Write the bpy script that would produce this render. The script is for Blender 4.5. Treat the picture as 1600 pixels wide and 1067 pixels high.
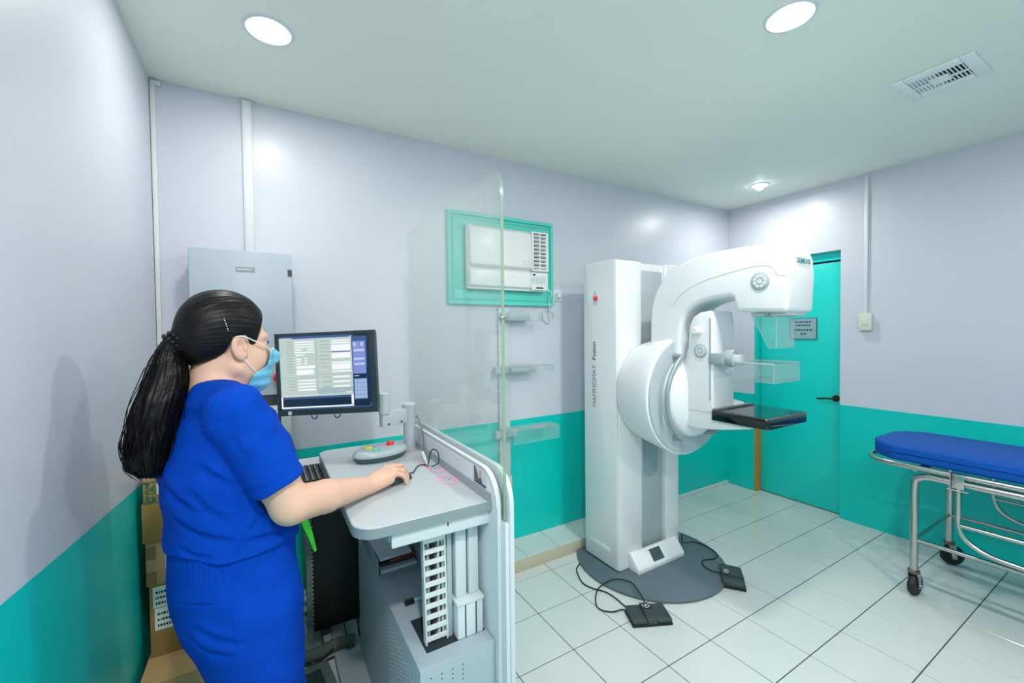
import bpy, bmesh, math, random
import numpy as np
from mathutils import Vector, Matrix

random.seed(7)
for _o in list(bpy.data.objects):
    bpy.data.objects.remove(_o)
SC = bpy.context.scene
COL = SC.collection
PI = math.pi

# ------------------------------------------------------------------ camera
cam_d = bpy.data.cameras.new('camera')
cam_d.sensor_width = 36.0
cam_d.lens = 655.05 / 1600.0 * 36.0
cam_d.clip_start = 0.02
cam = bpy.data.objects.new('camera', cam_d)
COL.objects.link(cam)
YAW, PITCH, ROLL = 0.5334, 0.0232, -0.0111
_f = Vector((math.sin(YAW) * math.cos(PITCH), math.cos(YAW) * math.cos(PITCH), -math.sin(PITCH)))
_r = Vector((math.cos(YAW), -math.sin(YAW), 0))
_u = _r.cross(_f)
_r2 = math.cos(ROLL) * _r + math.sin(ROLL) * _u
_u2 = -math.sin(ROLL) * _r + math.cos(ROLL) * _u
_m = Matrix((_r2, _u2, -_f)).transposed().to_4x4()
_m.translation = Vector((-3.8848, -2.4419, 1.5))
cam.matrix_world = _m
SC.camera = cam

# ------------------------------------------------------------------ world, colour management
w = bpy.data.worlds.new('world')
SC.world = w
w.use_nodes = True
w.node_tree.nodes['Background'].inputs[0].default_value = (0.02, 0.025, 0.03, 1)
w.node_tree.nodes['Background'].inputs[1].default_value = 1.0
SC.view_settings.view_transform = 'Standard'
SC.view_settings.look = 'None'
SC.view_settings.gamma = 1.0
SC.view_settings.use_curve_mapping = False
SC.view_settings.exposure = 0.0

LAMP_POWER = 27.0
LAMP_COLOR = (1.0, 0.955, 0.905)
H = 2.645            # ceiling height
XL, YF = -4.301, -3.8  # left wall, wall behind the camera
# ceiling lamps: x, y, power factor, label
LAMPS = [(-3.846, -0.60, 0.24, 'round ceiling downlight above the wall cabinet'),
         (-2.20, -1.62, 0.66, 'round ceiling downlight cut by the top edge of the photo'),
         (-0.467, -0.556, 0.31, 'small glowing ceiling downlight above the green door'),
         (-3.85, -2.75, 1.32, None), (-2.20, -3.25, 0.92, None), (-0.60, -3.10, 0.04, None)]  # unseen lamps, added behind the camera to fill the room with light

# ------------------------------------------------------------------ helpers
def lin(c):
    return tuple(((v / 255.0) / 12.92 if v / 255.0 <= 0.04045 else ((v / 255.0 + 0.055) / 1.055) ** 2.4) for v in c)

MATS = {}
def mat(name, rgb, rough=0.5, metal=0.0, spec=0.5, var=0.0, vscale=8.0, bump=0.0, bscale=200.0, coat=0.0, emit=0.0, stretch=None, sheen=0.0):
    """procedural principled material; rgb is sRGB 0-255"""
    if name in MATS:
        return MATS[name]
    m = bpy.data.materials.new(name)
    m.use_nodes = True
    nt = m.node_tree
    b = nt.nodes['Principled BSDF']
    c = lin(rgb)
    b.inputs['Base Color'].default_value = (*c, 1)
    b.inputs['Roughness'].default_value = rough
    b.inputs['Metallic'].default_value = metal
    b.inputs['Specular IOR Level'].default_value = spec
    if coat:
        b.inputs['Coat Weight'].default_value = coat
        b.inputs['Coat Roughness'].default_value = 0.08
    if sheen:
        b.inputs['Sheen Weight'].default_value = sheen
    if emit:
        b.inputs['Emission Color'].default_value = (*c, 1)
        b.inputs['Emission Strength'].default_value = emit
    if var or bump:
        tc = nt.nodes.new('ShaderNodeTexCoord')
        src = tc.outputs['Object']
        if stretch:
            mp = nt.nodes.new('ShaderNodeMapping')
            mp.inputs['Scale'].default_value = stretch
            nt.links.new(src, mp.inputs['Vector'])
            src = mp.outputs['Vector']
    if var:
        n = nt.nodes.new('ShaderNodeTexNoise')
        n.inputs['Scale'].default_value = vscale
        n.inputs['Detail'].default_value = 4
        nt.links.new(src, n.inputs['Vector'])
        mr = nt.nodes.new('ShaderNodeMapRange')
        mr.inputs['To Min'].default_value = 1 - var
        mr.inputs['To Max'].default_value = 1 + var
        nt.links.new(n.outputs['Fac'], mr.inputs['Value'])
        mx = nt.nodes.new('ShaderNodeVectorMath')
        mx.operation = 'SCALE'
        mx.inputs[0].default_value = c
        nt.links.new(mr.outputs['Result'], mx.inputs['Scale'])
        nt.links.new(mx.outputs['Vector'], b.inputs['Base Color'])
    if bump:
        n2 = nt.nodes.new('ShaderNodeTexNoise')
        n2.inputs['Scale'].default_value = bscale
        n2.inputs['Detail'].default_value = 3
        nt.links.new(src, n2.inputs['Vector'])
        bp = nt.nodes.new('ShaderNodeBump')
        bp.inputs['Strength'].default_value = bump
        bp.inputs['Distance'].default_value = 0.002
        nt.links.new(n2.outputs['Fac'], bp.inputs['Height'])
        nt.links.new(bp.outputs['Normal'], b.inputs['Normal'])
    MATS[name] = m
    return m

def clear_mat(name, tint=(235, 245, 242), haze=0.03, hazecol=(225, 235, 235), ior=1.45, rough=0.02):
    """clear sheet: see-through tinted, mirror by Fresnel, a little pale diffuse haze mixed in"""
    if name in MATS:
        return MATS[name]
    m = bpy.data.materials.new(name)
    m.use_nodes = True
    nt = m.node_tree
    nt.nodes.remove(nt.nodes['Principled BSDF'])
    out = nt.nodes['Material Output']
    tr = nt.nodes.new('ShaderNodeBsdfTransparent')
    tr.inputs[0].default_value = (*lin(tint), 1)
    df = nt.nodes.new('ShaderNodeBsdfDiffuse')
    df.inputs[0].default_value = (*lin(hazecol), 1)
    gl = nt.nodes.new('ShaderNodeBsdfGlossy')
    gl.inputs['Roughness'].default_value = rough
    m1 = nt.nodes.new('ShaderNodeMixShader')
    m1.inputs[0].default_value = haze
    nt.links.new(tr.outputs[0], m1.inputs[1])
    nt.links.new(df.outputs[0], m1.inputs[2])
    lw = nt.nodes.new('ShaderNodeLayerWeight')
    lw.inputs['Blend'].default_value = 0.5
    pw = nt.nodes.new('ShaderNodeMath'); pw.operation = 'POWER'; pw.inputs[1].default_value = 5.0
    nt.links.new(lw.outputs['Facing'], pw.inputs[0])
    f0 = ((ior - 1) / (ior + 1)) ** 2
    fr = nt.nodes.new('ShaderNodeMath'); fr.operation = 'MULTIPLY_ADD'; fr.inputs[1].default_value = 1 - f0; fr.inputs[2].default_value = f0
    nt.links.new(pw.outputs[0], fr.inputs[0])
    m2 = nt.nodes.new('ShaderNodeMixShader')
    nt.links.new(fr.outputs[0], m2.inputs[0])
    nt.links.new(m1.outputs[0], m2.inputs[1])
    nt.links.new(gl.outputs[0], m2.inputs[2])
    nt.links.new(m2.outputs[0], out.inputs[0])
    MATS[name] = m
    return m

def emat(name, rgb, strength):
    if name in MATS:
        return MATS[name]
    m = bpy.data.materials.new(name)
    m.use_nodes = True
    nt = m.node_tree
    b = nt.nodes['Principled BSDF']
    b.inputs['Base Color'].default_value = (0.01, 0.01, 0.01, 1)
    b.inputs['Roughness'].default_value = 0.3
    b.inputs['Emission Color'].default_value = (*lin(rgb), 1)
    b.inputs['Emission Strength'].default_value = strength
    MATS[name] = m
    return m

class MB:
    """collects simple solids into one mesh"""
    def __init__(s):
        s.v, s.f = [], []
    def add(s, vs, fs):
        n = len(s.v)
        s.v += [tuple(p) for p in vs]
        s.f += [tuple(i + n for i in q) for q in fs]
        return s
    def box(s, x0, x1, y0, y1, z0, z1, M=None):
        x0, x1 = min(x0, x1), max(x0, x1); y0, y1 = min(y0, y1), max(y0, y1); z0, z1 = min(z0, z1), max(z0, z1)
        vs = [(x0, y0, z0), (x1, y0, z0), (x1, y1, z0), (x0, y1, z0), (x0, y0, z1), (x1, y0, z1), (x1, y1, z1), (x0, y1, z1)]
        if M is not None:
            vs = [M @ Vector(p) for p in vs]
        return s.add(vs, [(3, 2, 1, 0), (4, 5, 6, 7), (0, 1, 5, 4), (1, 2, 6, 5), (2, 3, 7, 6), (3, 0, 4, 7)])
    def cyl(s, a, b, r, r2=None, n=20, caps=True):
        a, b = Vector(a), Vector(b)
        r2 = r if r2 is None else r2
        d = (b - a).normalized()
        t = Vector((0, 0, 1)) if abs(d.z) < 0.9 else Vector((1, 0, 0))
        e1 = d.cross(t).normalized(); e2 = d.cross(e1)
        vs = []
        for c, rr in ((a, r), (b, r2)):
            for k in range(n):
                q = 2 * PI * k / n
                vs.append(c + e1 * rr * math.cos(q) + e2 * rr * math.sin(q))
        fs = [(k, n + k, n + (k + 1) % n, (k + 1) % n) for k in range(n)]
        if caps:
            fs += [tuple(range(n)), tuple(reversed(range(n, 2 * n)))]
        return s.add(vs, fs)
    def tube(s, pts, r, n=10, closed=False, caps=True):
        P = [Vector(p) for p in pts]
        m = len(P)
        rr = r if isinstance(r, (list, tuple)) else [r] * m
        vs = []; prev = None
        for i in range(m):
            if closed:
                d = P[(i + 1) % m] - P[i - 1]
            else:
                d = P[min(i + 1, m - 1)] - P[max(i - 1, 0)]
            if d.length < 1e-9:
                d = Vector((0, 0, 1))
            d.normalize()
            if prev is None:
                t = Vector((0, 0, 1)) if abs(d.z) < 0.9 else Vector((1, 0, 0))
                e = d.cross(t).normalized()
            else:
                e = (prev - d * prev.dot(d))
                if e.length < 1e-6:
                    e = d.orthogonal()
                e.normalize()
            prev = e
            g = d.cross(e)
            for k in range(n):
                q = 2 * PI * k / n
                vs.append(P[i] + e * rr[i] * math.cos(q) + g * rr[i] * math.sin(q))
        fs = []
        for i in range(m if closed else m - 1):
            j = (i + 1) % m
            for k in range(n):
                fs.append((i * n + k, i * n + (k + 1) % n, j * n + (k + 1) % n, j * n + k))
        if caps and not closed:
            fs += [tuple(reversed(range(n))), tuple(range((m - 1) * n, m * n))]
        return s.add(vs, fs)
    def prism(s, pts, lo, hi, axis):
        """2D outline swept along an axis: x->(y,z), y->(x,z), z->(x,y)"""
        def p3(p, t):
            return {'x': (t, p[0], p[1]), 'y': (p[0], t, p[1]), 'z': (p[0], p[1], t)}[axis]
        n = len(pts)
        vs = [p3(p, lo) for p in pts] + [p3(p, hi) for p in pts]
        fs = [(k, (k + 1) % n, n + (k + 1) % n, n + k) for k in range(n)] + [tuple(reversed(range(n))), tuple(range(n, 2 * n))]
        return s.add(vs, fs)
    def lathe(s, prof, c, axis='z', n=40, sx=1.0, sy=1.0):
        """profile of (radius, height) turned about an axis through c"""
        vs, fs = [], []
        for r, h in prof:
            for k in range(n):
                q = 2 * PI * k / n
                a, b = r * sx * math.cos(q), r * sy * math.sin(q)
                vs.append({'z': (c[0] + a, c[1] + b, c[2] + h), 'y': (c[0] + a, c[1] + h, c[2] + b), 'x': (c[0] + h, c[1] + a, c[2] + b)}[axis])
        m = len(prof)
        for i in range(m - 1):
            for k in range(n):
                fs.append((i * n + k, i * n + (k + 1) % n, (i + 1) * n + (k + 1) % n, (i + 1) * n + k))
        fs += [tuple(range(n)), tuple(range((m - 1) * n, m * n))]
        return s.add(vs, fs)
    def sphere(s, c, r, n=14, m=8, sc=(1, 1, 1)):
        prof = [(r * math.sin(PI * i / m) + 1e-5, -r * math.cos(PI * i / m)) for i in range(m + 1)]
        o = MB().lathe(prof, (0, 0, 0), 'z', n)
        return s.add([(c[0] + p[0] * sc[0], c[1] + p[1] * sc[1], c[2] + p[2] * sc[2]) for p in o.v], o.f)
    def tf(s, M):
        s.v = [tuple(M @ Vector(p)) for p in s.v]
        return s

def mesh_from(mb, name, bevel=0.0, seg=2, ang=35, smooth=False, sang=40):
    me = bpy.data.meshes.new(name)
    bm = bmesh.new()
    vs = [bm.verts.new(p) for p in mb.v]
    for q in mb.f:
        try:
            bm.faces.new([vs[i] for i in q])
        except ValueError:
            pass
    bmesh.ops.recalc_face_normals(bm, faces=bm.faces)
    if bevel > 0:
        es = [e for e in bm.edges if len(e.link_faces) == 2 and e.calc_face_angle(0) > math.radians(ang)]
        bmesh.ops.bevel(bm, geom=es, offset=bevel, segments=seg, profile=0.5, affect='EDGES', clamp_overlap=True)
    if smooth:
        for f_ in bm.faces:
            f_.smooth = True
        for e in bm.edges:
            if len(e.link_faces) == 2:
                e.smooth = e.calc_face_angle(0) < math.radians(sang)
    bm.to_mesh(me)
    bm.free()
    return me

def setup(o, parent=None, label=None, cat=None, group=None, kind=None):
    if parent is not None:
        o.parent = parent
        o.matrix_parent_inverse = parent.matrix_basis.inverted()
    if label: o['label'] = label
    if cat: o['category'] = cat
    if group: o['group'] = group
    if kind: o['kind'] = kind
    return o

def obj(name, mb, m, parent=None, bevel=0.0, seg=2, smooth=True, ang=35, sang=40, **kw):
    me = mb if isinstance(mb, bpy.types.Mesh) else mesh_from(mb, name, bevel, seg, ang, smooth, sang)
    o = bpy.data.objects.new(name, me)
    COL.objects.link(o)
    if not me.materials:
        for q in (m if isinstance(m, (list, tuple)) else [m]):
            me.materials.append(q)
    return setup(o, parent, **kw)

def thing(name, loc, label, cat, group=None, rz=0.0):
    o = bpy.data.objects.new(name, None)
    o.empty_display_size = 0.05
    o.location = loc
    o.rotation_euler = (0, 0, rz)
    COL.objects.link(o)
    return setup(o, None, label, cat, group)

def inst(src, name, parent, M):
    """another object sharing a mesh"""
    o = bpy.data.objects.new(name, src)
    COL.objects.link(o)
    o.matrix_basis = M
    return setup(o, parent)

def text(name, body, size, M, m, parent=None, extrude=0.0004, align='CENTER', bold=0.0, **kw):
    cu = bpy.data.curves.new(name, 'FONT')
    cu.body = body; cu.size = size; cu.extrude = extrude; cu.align_x = align; cu.align_y = 'CENTER'; cu.offset = bold
    cu.resolution_u = 3
    t = bpy.data.objects.new(name, cu)
    COL.objects.link(t)
    bpy.context.view_layer.update()
    me = bpy.data.meshes.new_from_object(t.evaluated_get(bpy.context.evaluated_depsgraph_get()))
    bpy.data.objects.remove(t)
    me.transform(M)
    me.materials.clear()
    me.materials.append(m)
    me.name = name
    o = bpy.data.objects.new(name, me)
    COL.objects.link(o)
    return setup(o, parent, **kw)

def frame(o, ex, ey, ez=None):
    ex, ey = Vector(ex).normalized(), Vector(ey).normalized()
    ez = ex.cross(ey) if ez is None else Vector(ez)
    M = Matrix((ex, ey, ez)).transposed().to_4x4()
    M.translation = Vector(o)
    return M

def spline(pts, n=8, closed=False):
    """Catmull-Rom through points"""
    P = [Vector(p) for p in pts]; out = []
    m = len(P)
    rng = range(m if closed else m - 1)
    for i in rng:
        p0 = P[(i - 1) % m] if closed or i > 0 else P[0] * 2 - P[1]
        p1 = P[i]; p2 = P[(i + 1) % m]
        p3 = P[(i + 2) % m] if closed or i + 2 < m else P[-1] * 2 - P[-2]
        for k in range(n):
            t = k / n
            out.append(0.5 * ((2 * p1) + (p2 - p0) * t + (2 * p0 - 5 * p1 + 4 * p2 - p3) * t * t + (3 * p1 - p0 - 3 * p2 + p3) * t ** 3))
    if not closed:
        out.append(P[-1])
    return out

def rrect(x0, x1, y0, y1, rs, n=6):
    """rounded rectangle outline; rs = radii at (x0,y0),(x1,y0),(x1,y1),(x0,y1)"""
    if not isinstance(rs, (list, tuple)):
        rs = [rs] * 4
    out = []
    for (cx, cy, sx, sy, a0), r in zip(((x0, y0, 1, 1, PI), (x1, y0, -1, 1, 1.5 * PI), (x1, y1, -1, -1, 0), (x0, y1, 1, -1, 0.5 * PI)), rs):
        if r <= 0:
            out.append((cx, cy)); continue
        for k in range(n + 1):
            q = a0 + 0.5 * PI * k / n
            out.append((cx + sx * r + r * math.cos(q), cy + sy * r + r * math.sin(q)))
    return out

# ------------------------------------------------------------------ shared materials
WALL = mat('wall_paint_pale_lilac', (206, 211, 222), rough=0.34, spec=0.45, var=0.02, vscale=1.5, bump=0.05, bscale=60)
TEAL = mat('wall_paint_teal', (0, 202, 194), rough=0.36, spec=0.4, var=0.03, vscale=2.0, bump=0.05, bscale=60)
CEIL = mat('ceiling_paint', (240, 244, 236), rough=0.6, var=0.015, vscale=1.2)
WHITE_PVC = mat('white_pvc', (222, 228, 230), rough=0.4)
MACHINE = mat('machine_white_enamel', (230, 234, 238), rough=0.28, spec=0.5)
MACHINE_GREY = mat('machine_grey_enamel', (176, 190, 196), rough=0.35)
BLACK = mat('black_plastic', (22, 27, 30), rough=0.35)
DARK = mat('dark_grey_plastic', (52, 62, 66), rough=0.45)
CHROME = mat('brushed_steel', (190, 190, 186), rough=0.22, metal=1.0)
RUBBER = mat('black_rubber', (24, 25, 27), rough=0.6)

# ------------------------------------------------------------------ the room
TX, TY, TOX, TOY = 0.3009, 0.2965, -2.9613, -0.0191
floor = obj('floor', MB().box(XL, 0.14, YF, 0.0, -0.08, -0.003), mat('dark_grout', (48, 66, 70), rough=0.8), smooth=False, kind='structure', label='white ceramic tiled floor with dark joints')
TILE = mat('white_floor_tile', (205, 214, 214), rough=0.13, spec=0.5, var=0.03, vscale=3.0)
tile_mesh = None
tile_me = {}
def tile_piece(x0, x1, y0, y1, parent, z=0.0, th=0.012):
    sx, sy = round(x1 - x0, 3), round(y1 - y0, 3)
    if sx < 0.012 or sy < 0.012:
        return
    key = (sx, sy)
    if key not in tile_me:
        me = mesh_from(MB().box(-sx / 2, sx / 2, -sy / 2, sy / 2, -th, 0), 'tile', bevel=0.0012, seg=1)
        me.materials.append(TILE)
        tile_me[key] = me
    inst(tile_me[key], 'tile', parent, Matrix.Translation(((x0 + x1) / 2, (y0 + y1) / 2, z)))
gx, gy = 0.0021, 0.0024
i0 = math.floor((XL - TOX) / TX); i1 = math.ceil((0.0 - TOX) / TX)
j0 = 0; j1 = math.ceil((TOY - YF) / TY)
for i in range(i0, i1):
    for j in range(-1, j1):
        xa, xb = TOX + i * TX + gx, TOX + (i + 1) * TX - gx
        yb, ya = TOY - j * TY - gy, TOY - (j + 1) * TY + gy
        xa, xb = max(xa, XL), min(xb, 0.0); ya, yb = max(ya, YF), min(yb, -0.001)
        if xa < xb and ya < yb:
            tile_piece(xa, xb, ya, yb, floor)
# threshold strip inside the door opening
obj('threshold', MB().box(0.0, 0.10, -0.92, -0.25, -0.012, -0.0005), TILE, floor)

ceiling = obj('ceiling', MB().box(XL - 0.1, 0.2, YF - 0.1, 0.1, H, H + 0.1), CEIL, smooth=False, kind='structure', label='plain pale grey-green painted ceiling')

HW = 0.8995     # height of the teal dado on back and right wall
def two_tone(name, quads, label):
    """wall slab built of boxes; each (box, teal?)"""
    me = bpy.data.meshes.new(name)
    mb = MB(); idx = []
    for b, t in quads:
        n = len(mb.f); mb.box(*b); idx += [t] * (len(mb.f) - n)
    me = mesh_from(mb, name)
    me.materials.append(WALL); me.materials.append(TEAL)
    for p_ in me.polygons:
        p_.material_index = 1 if idx[p_.index] else 0
    return obj(name, me, None, smooth=False, kind='structure', label=label)

two_tone('wall_back', [((XL - 0.1, 0.2, 0, 0.1, -0.08, HW), 1), ((XL - 0.1, 0.2, 0, 0.1, HW, H), 0)], 'back wall painted lilac-white above a bright teal dado')
DY0, DY1, DZ = -0.922, -0.25, 2.112
two_tone('wall_right', [((0, 0.14, DY1, 0, -0.08, HW), 1), ((0, 0.14, DY1, 0, HW, H), 0), ((0, 0.14, DY0, DY1, DZ, H), 0),
                        ((0, 0.14, YF, DY0, -0.08, HW), 1), ((0, 0.14, YF, DY0, HW, H), 0)], 'right wall with the recessed door, lilac-white over teal')
two_tone('wall_front', [((XL - 0.1, 0.2, YF - 0.1, YF, -0.08, HW), 1), ((XL - 0.1, 0.2, YF - 0.1, YF, HW, H), 0)], 'wall behind the viewer, lilac-white over teal')
# left wall: its hand-painted dado edge climbs a little towards the viewer
mbl = MB()
yy = [0.0, -0.34, -1.06, -1.34, YF]
zz = [0.915, 0.934, 0.995, 1.022, 1.06]
me = bpy.data.meshes.new('wall_left')
vs, fs, ids = [], [], []
for k in range(5):
    vs += [(XL, yy[k], -0.08), (XL, yy[k], zz[k]), (XL, yy[k], H), (XL - 0.1, yy[k], H), (XL - 0.1, yy[k], -0.08)]
for k in range(4):
    a, b = 5 * k, 5 * (k + 1)
    fs += [(a, b, b + 1, a + 1), (a + 1, b + 1, b + 2, a + 2), (a + 2, b + 2, b + 3, a + 3), (a + 3, b + 3, b + 4, a + 4), (a + 4, b + 4, b, a)]
    ids += [1, 0, 0, 0, 1]
fs += [(4, 3, 2, 1, 0), (20, 21, 22, 23, 24)]; ids += [0, 0]
me.from_pydata(vs, [], fs)
me.materials.append(WALL); me.materials.append(TEAL)
for p_ in me.polygons:
    p_.material_index = ids[p_.index]
obj('wall_left', me, None, kind='structure', label='left wall, lilac-white over a darker looking teal dado')

# thin white skirting on the right part of the back wall
obj('baseboard_back', MB().box(-1.60, -0.002, -0.008, 0.0, 0.0, 0.028), WHITE_PVC, bevel=0.002, kind='structure', label='thin white skirting strip behind the white machine')
# low tiled curb along the back wall
curb = obj('trim_1', MB().box(-3.25, -1.72, -0.235, 0.0, 0.0, 0.075), mat('tan_curb_face', (196, 190, 168), rough=0.6, var=0.05), bevel=0.002, kind='structure', label='low tan curb with tiled top along the back wall')
for k in range(6):
    x0 = -3.25 + 0.2549 * k
    obj('tile', MB().box(x0 + 0.0015, x0 + 0.2535, -0.236, -0.001, 0.075, 0.083), TILE, curb, bevel=0.0012, seg=1)

# door
door = thing('door_1', (0.075, -0.586, 0), 'teal flush door with bronze lever handle', None)
door['kind'] = 'structure'
obj('door_leaf', MB().box(0.065, 0.105, DY0 + 0.004, DY1 - 0.028, 0.008, 2.03), mat('door_teal_gloss', (8, 210, 202), rough=0.33, var=0.03, vscale=2), door, bevel=0.002)
obj('door_header', MB().box(0.05, 0.14, DY0, DY1, 2.045, DZ), mat('door_teal_gloss', (8, 210, 202)), door)
obj('door_jamb', MB().box(0.012, 0.14, DY1 - 0.024, DY1, 0.62, 2.045), TEAL, door)
obj('bare_wood_jamb', MB().box(0.010, 0.14, DY1 - 0.026, DY1, 0.0, 0.62), mat('bare_orange_wood', (196, 140, 60), rough=0.6, var=0.15, vscale=20, stretch=(1, 1, .2)), door, label='chipped jamb foot showing bare orange wood')
BRONZE = mat('aged_bronze', (92, 78, 58), rough=0.3, metal=1.0)
hd = obj('door_handle', MB().cyl((0.066, -0.873, 0.935), (0.050, -0.873, 0.935), 0.027, 0.024), BRONZE, door, label='aged bronze lever handle')
obj('lever', MB().tube(spline([(0.05, -0.873, 0.935), (0.012, -0.873, 0.935), (0.006, -0.855, 0.937), (0.008, -0.81, 0.934), (0.012, -0.77, 0.925), (0.014, -0.755, 0.93)], 5), [0.009] * 10 + [0.008] * 12 + [0.006] * 4, n=8), BRONZE, hd)
sg = thing('door_sign', (0.064, -0.63, 1.41), 'small grey framed notice hung on the teal door', 'sign')
obj('frame', MB().box(0.056, 0.065, -0.735, -0.527, 1.408, 1.590), mat('sign_frame', (70, 110, 116), rough=0.5), sg, bevel=0.001)
obj('sheet', MB().box(0.0548, 0.057, -0.729, -0.533, 1.414, 1.584), mat('sign_sheet', (138, 176, 182), rough=0.5), sg)
INK = mat('dark_ink', (44, 70, 78), rough=0.6)
for k, (a, b) in enumerate(((0.15, 0.85), (0.2, 0.8), (0.12, 0.9), (0.4, 0.62))):
    mbk = MB(); y = -0.542 - a * 0.18
    zc = (1.555, 1.527, 1.488, 1.455)[k]
    while y > -0.542 - b * 0.18:
        wl = random.uniform(0.010, 0.026); mbk.box(0.0543, 0.0549, y - wl, y, zc - 0.006, zc + 0.006); y -= wl + 0.006
    obj('printed_line', mbk, INK, sg, smooth=False)

# ------------------------------------------------------------------ ceiling lights
GLOW = emat('lamp_glow', (246, 255, 253), 9.0)
for k, (lx, ly, pf, lab) in enumerate(LAMPS):
    small = k == 2
    R_ = 0.052 if small else 0.072
    t = thing('ceiling_downlight', (lx, ly, H), lab or ('unseen fill downlight added behind the viewer, %s' % ('nearest the left wall', 'in the middle', 'nearest the stretcher')[k - 3]), 'ceiling light', 'round ceiling downlights')
    obj('trim_ring', MB().lathe([(R_, -0.002), (R_ + 0.004, -0.006), (R_ + 0.013, -0.004), (R_ + 0.015, 0.0), (R_, 0.0)], (lx, ly, H), 'z', 36), WHITE_PVC, t)
    if small:
        obj('bulb', MB().lathe([(0.001, -0.042), (0.018, -0.038), (0.028, -0.026), (0.03, -0.012), (0.024, -0.001)], (lx, ly, H), 'z', 20), emat('bulb_glow', (246, 255, 253), 22.0), t)
    else:
        obj('diffuser', MB().lathe([(0.001, -0.0045), (R_ - 0.006, -0.0040), (R_ - 0.001, -0.001)], (lx, ly, H), 'z', 36), GLOW, t)
    ld = bpy.data.lights.new('downlight_beam', 'AREA')
    ld.shape = 'DISK'; ld.size = 2 * R_ * 0.9; ld.energy = LAMP_POWER * pf; ld.color = LAMP_COLOR
    lo = bpy.data.objects.new('downlight_beam', ld)
    lo.location = (lx, ly, H - (0.045 if small else 0.007))
    COL.objects.link(lo)
    setup(lo, t)
# ------------------------------------------------------------------ ceiling air vent
VG = mat('vent_white_metal', (238, 243, 243), rough=0.45)
vt = thing('ceiling_vent', (-1.17, -1.77, H), 'rectangular white louvred air vent in the ceiling', 'air vent')
vx0, vx1, vy0, vy1 = -1.325, -1.055, -1.905, -1.632
vm = MB()
for a, b, c, d in ((vx0, vx1, vy0, vy0 + 0.045), (vx0, vx1, vy1 - 0.045, vy1), (vx0, vx0 + 0.055, vy0 + 0.045, vy1 - 0.045), (vx1 - 0.055, vx1, vy0 + 0.045, vy1 - 0.045)):
    vm.box(a, b, c, d, H - 0.012, H)
obj('frame', vm, VG, vt, bevel=0.004)
obj('duct_opening', MB().box(vx0 + 0.055, vx1 - 0.055, vy0 + 0.045, vy1 - 0.045, H - 0.0015, H), mat('duct_dark', (28, 50, 52), rough=0.8), vt)
for k in range(14):
    yc = vy0 + 0.052 + k * 0.0130
    tilt = 0.6 if k < 7 else -0.6
    Mk = Matrix.Translation((-1.19, yc, H - 0.006)) @ Matrix.Rotation(tilt, 4, 'X')
    obj('slat', MB().box(-0.078, 0.078, -0.0045, 0.0045, -0.0008, 0.0008, Mk), VG, vt)
obj('cross_bar', MB().box(-1.196, -1.184, vy0 + 0.045, vy1 - 0.045, H - 0.013, H - 0.009), VG, vt)
obj('damper_plate', MB().box(-1.225, -1.155, -1.80, -1.735, H - 0.0125, H - 0.0085), VG, vt)

# ------------------------------------------------------------------ cable trunking
tk = thing('corner_trunking', (-4.29, -0.01, 0.9), 'narrow white cable trunking in the left room corner', 'trunking')
obj('channel', MB().box(-4.299, -4.282, -0.016, -0.0005, 0.95, 2.615), WHITE_PVC, tk, bevel=0.002)
obj('end_clip', MB().box(-4.299, -4.262, -0.016, -0.0005, 2.615, 2.635), WHITE_PVC, tk, bevel=0.002)
tk = thing('wall_trunking', (-3.93, -0.01, 1.89), 'wide white trunking from ceiling down to the wall cabinet', 'trunking')
obj('channel', MB().box(-3.957, -3.915, -0.018, -0.0005, 1.885, 2.64), WHITE_PVC, tk, bevel=0.002)
obj('lid', MB().box(-3.953, -3.919, -0.0215, -0.018, 1.885, 2.628), WHITE_PVC, tk, bevel=0.001)
tk = thing('switch_trunking', (-0.01, -1.08, 1.48), 'thin white trunking ending in a switch box right of the door', 'trunking')
obj('channel', MB().box(-0.016, -0.0005, -1.096, -1.074, 1.60, 2.63), WHITE_PVC, tk, bevel=0.002)
sb = obj('switch_box', MB().box(-0.034, -0.0005, -1.128, -1.05, 1.480, 1.606), mat('ivory_plastic', (214, 220, 206), rough=0.45), tk, bevel=0.004)
obj('rocker', MB().box(-0.038, -0.033, -1.107, -1.071, 1.52, 1.566), mat('ivory_plastic', (214, 220, 206)), sb, bevel=0.002)

# ------------------------------------------------------------------ window air conditioner in its teal surround
AQUA = mat('aqua_wood_paint', (92, 214, 200), rough=0.4, var=0.04, vscale=6)
sr = thing('conditioner_surround', (-2.5, -0.02, 1.68), 'aqua painted wooden surround framing the air conditioner', 'frame')
ax0, ax1, az0, az1 = -2.906, -2.112, 1.676, 2.258
for a, b, c, d in ((ax0, ax1, az0, az0 + 0.095), (ax0, ax1, az1 - 0.085, az1), (ax0, ax0 + 0.115, az0 + 0.095, az1 - 0.085), (ax1 - 0.075, ax1, az0 + 0.095, az1 - 0.085)):
    obj('board', MB().box(a, b, -0.014, -0.0005, c, d), AQUA, sr, bevel=0.002)
ml = MB()
for off, th, pr in ((0.0, 0.022, 0.028), (0.034, 0.010, 0.019)):
    x0, x1, z0, z1 = ax0 + off, ax1 - off, az0 + off, az1 - off
    for a, b, c, d in ((x0, x1, z0, z0 + th), (x0, x1, z1 - th, z1), (x0, x0 + th, z0 + th, z1 - th), (x1 - th, x1, z0 + th, z1 - th)):
        ml.box(a, b, -pr, -0.0135, c, d)
obj('moulding', ml, AQUA, sr, bevel=0.003)
ACW = mat('conditioner_white', (232, 236, 236), rough=0.32)
ac = thing('window_air_conditioner', (-2.5, -0.05, 1.77), 'white window air conditioner with side grille above the wall rack', 'air conditioner')
cx0, cx1 = -2.79, -2.196
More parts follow.
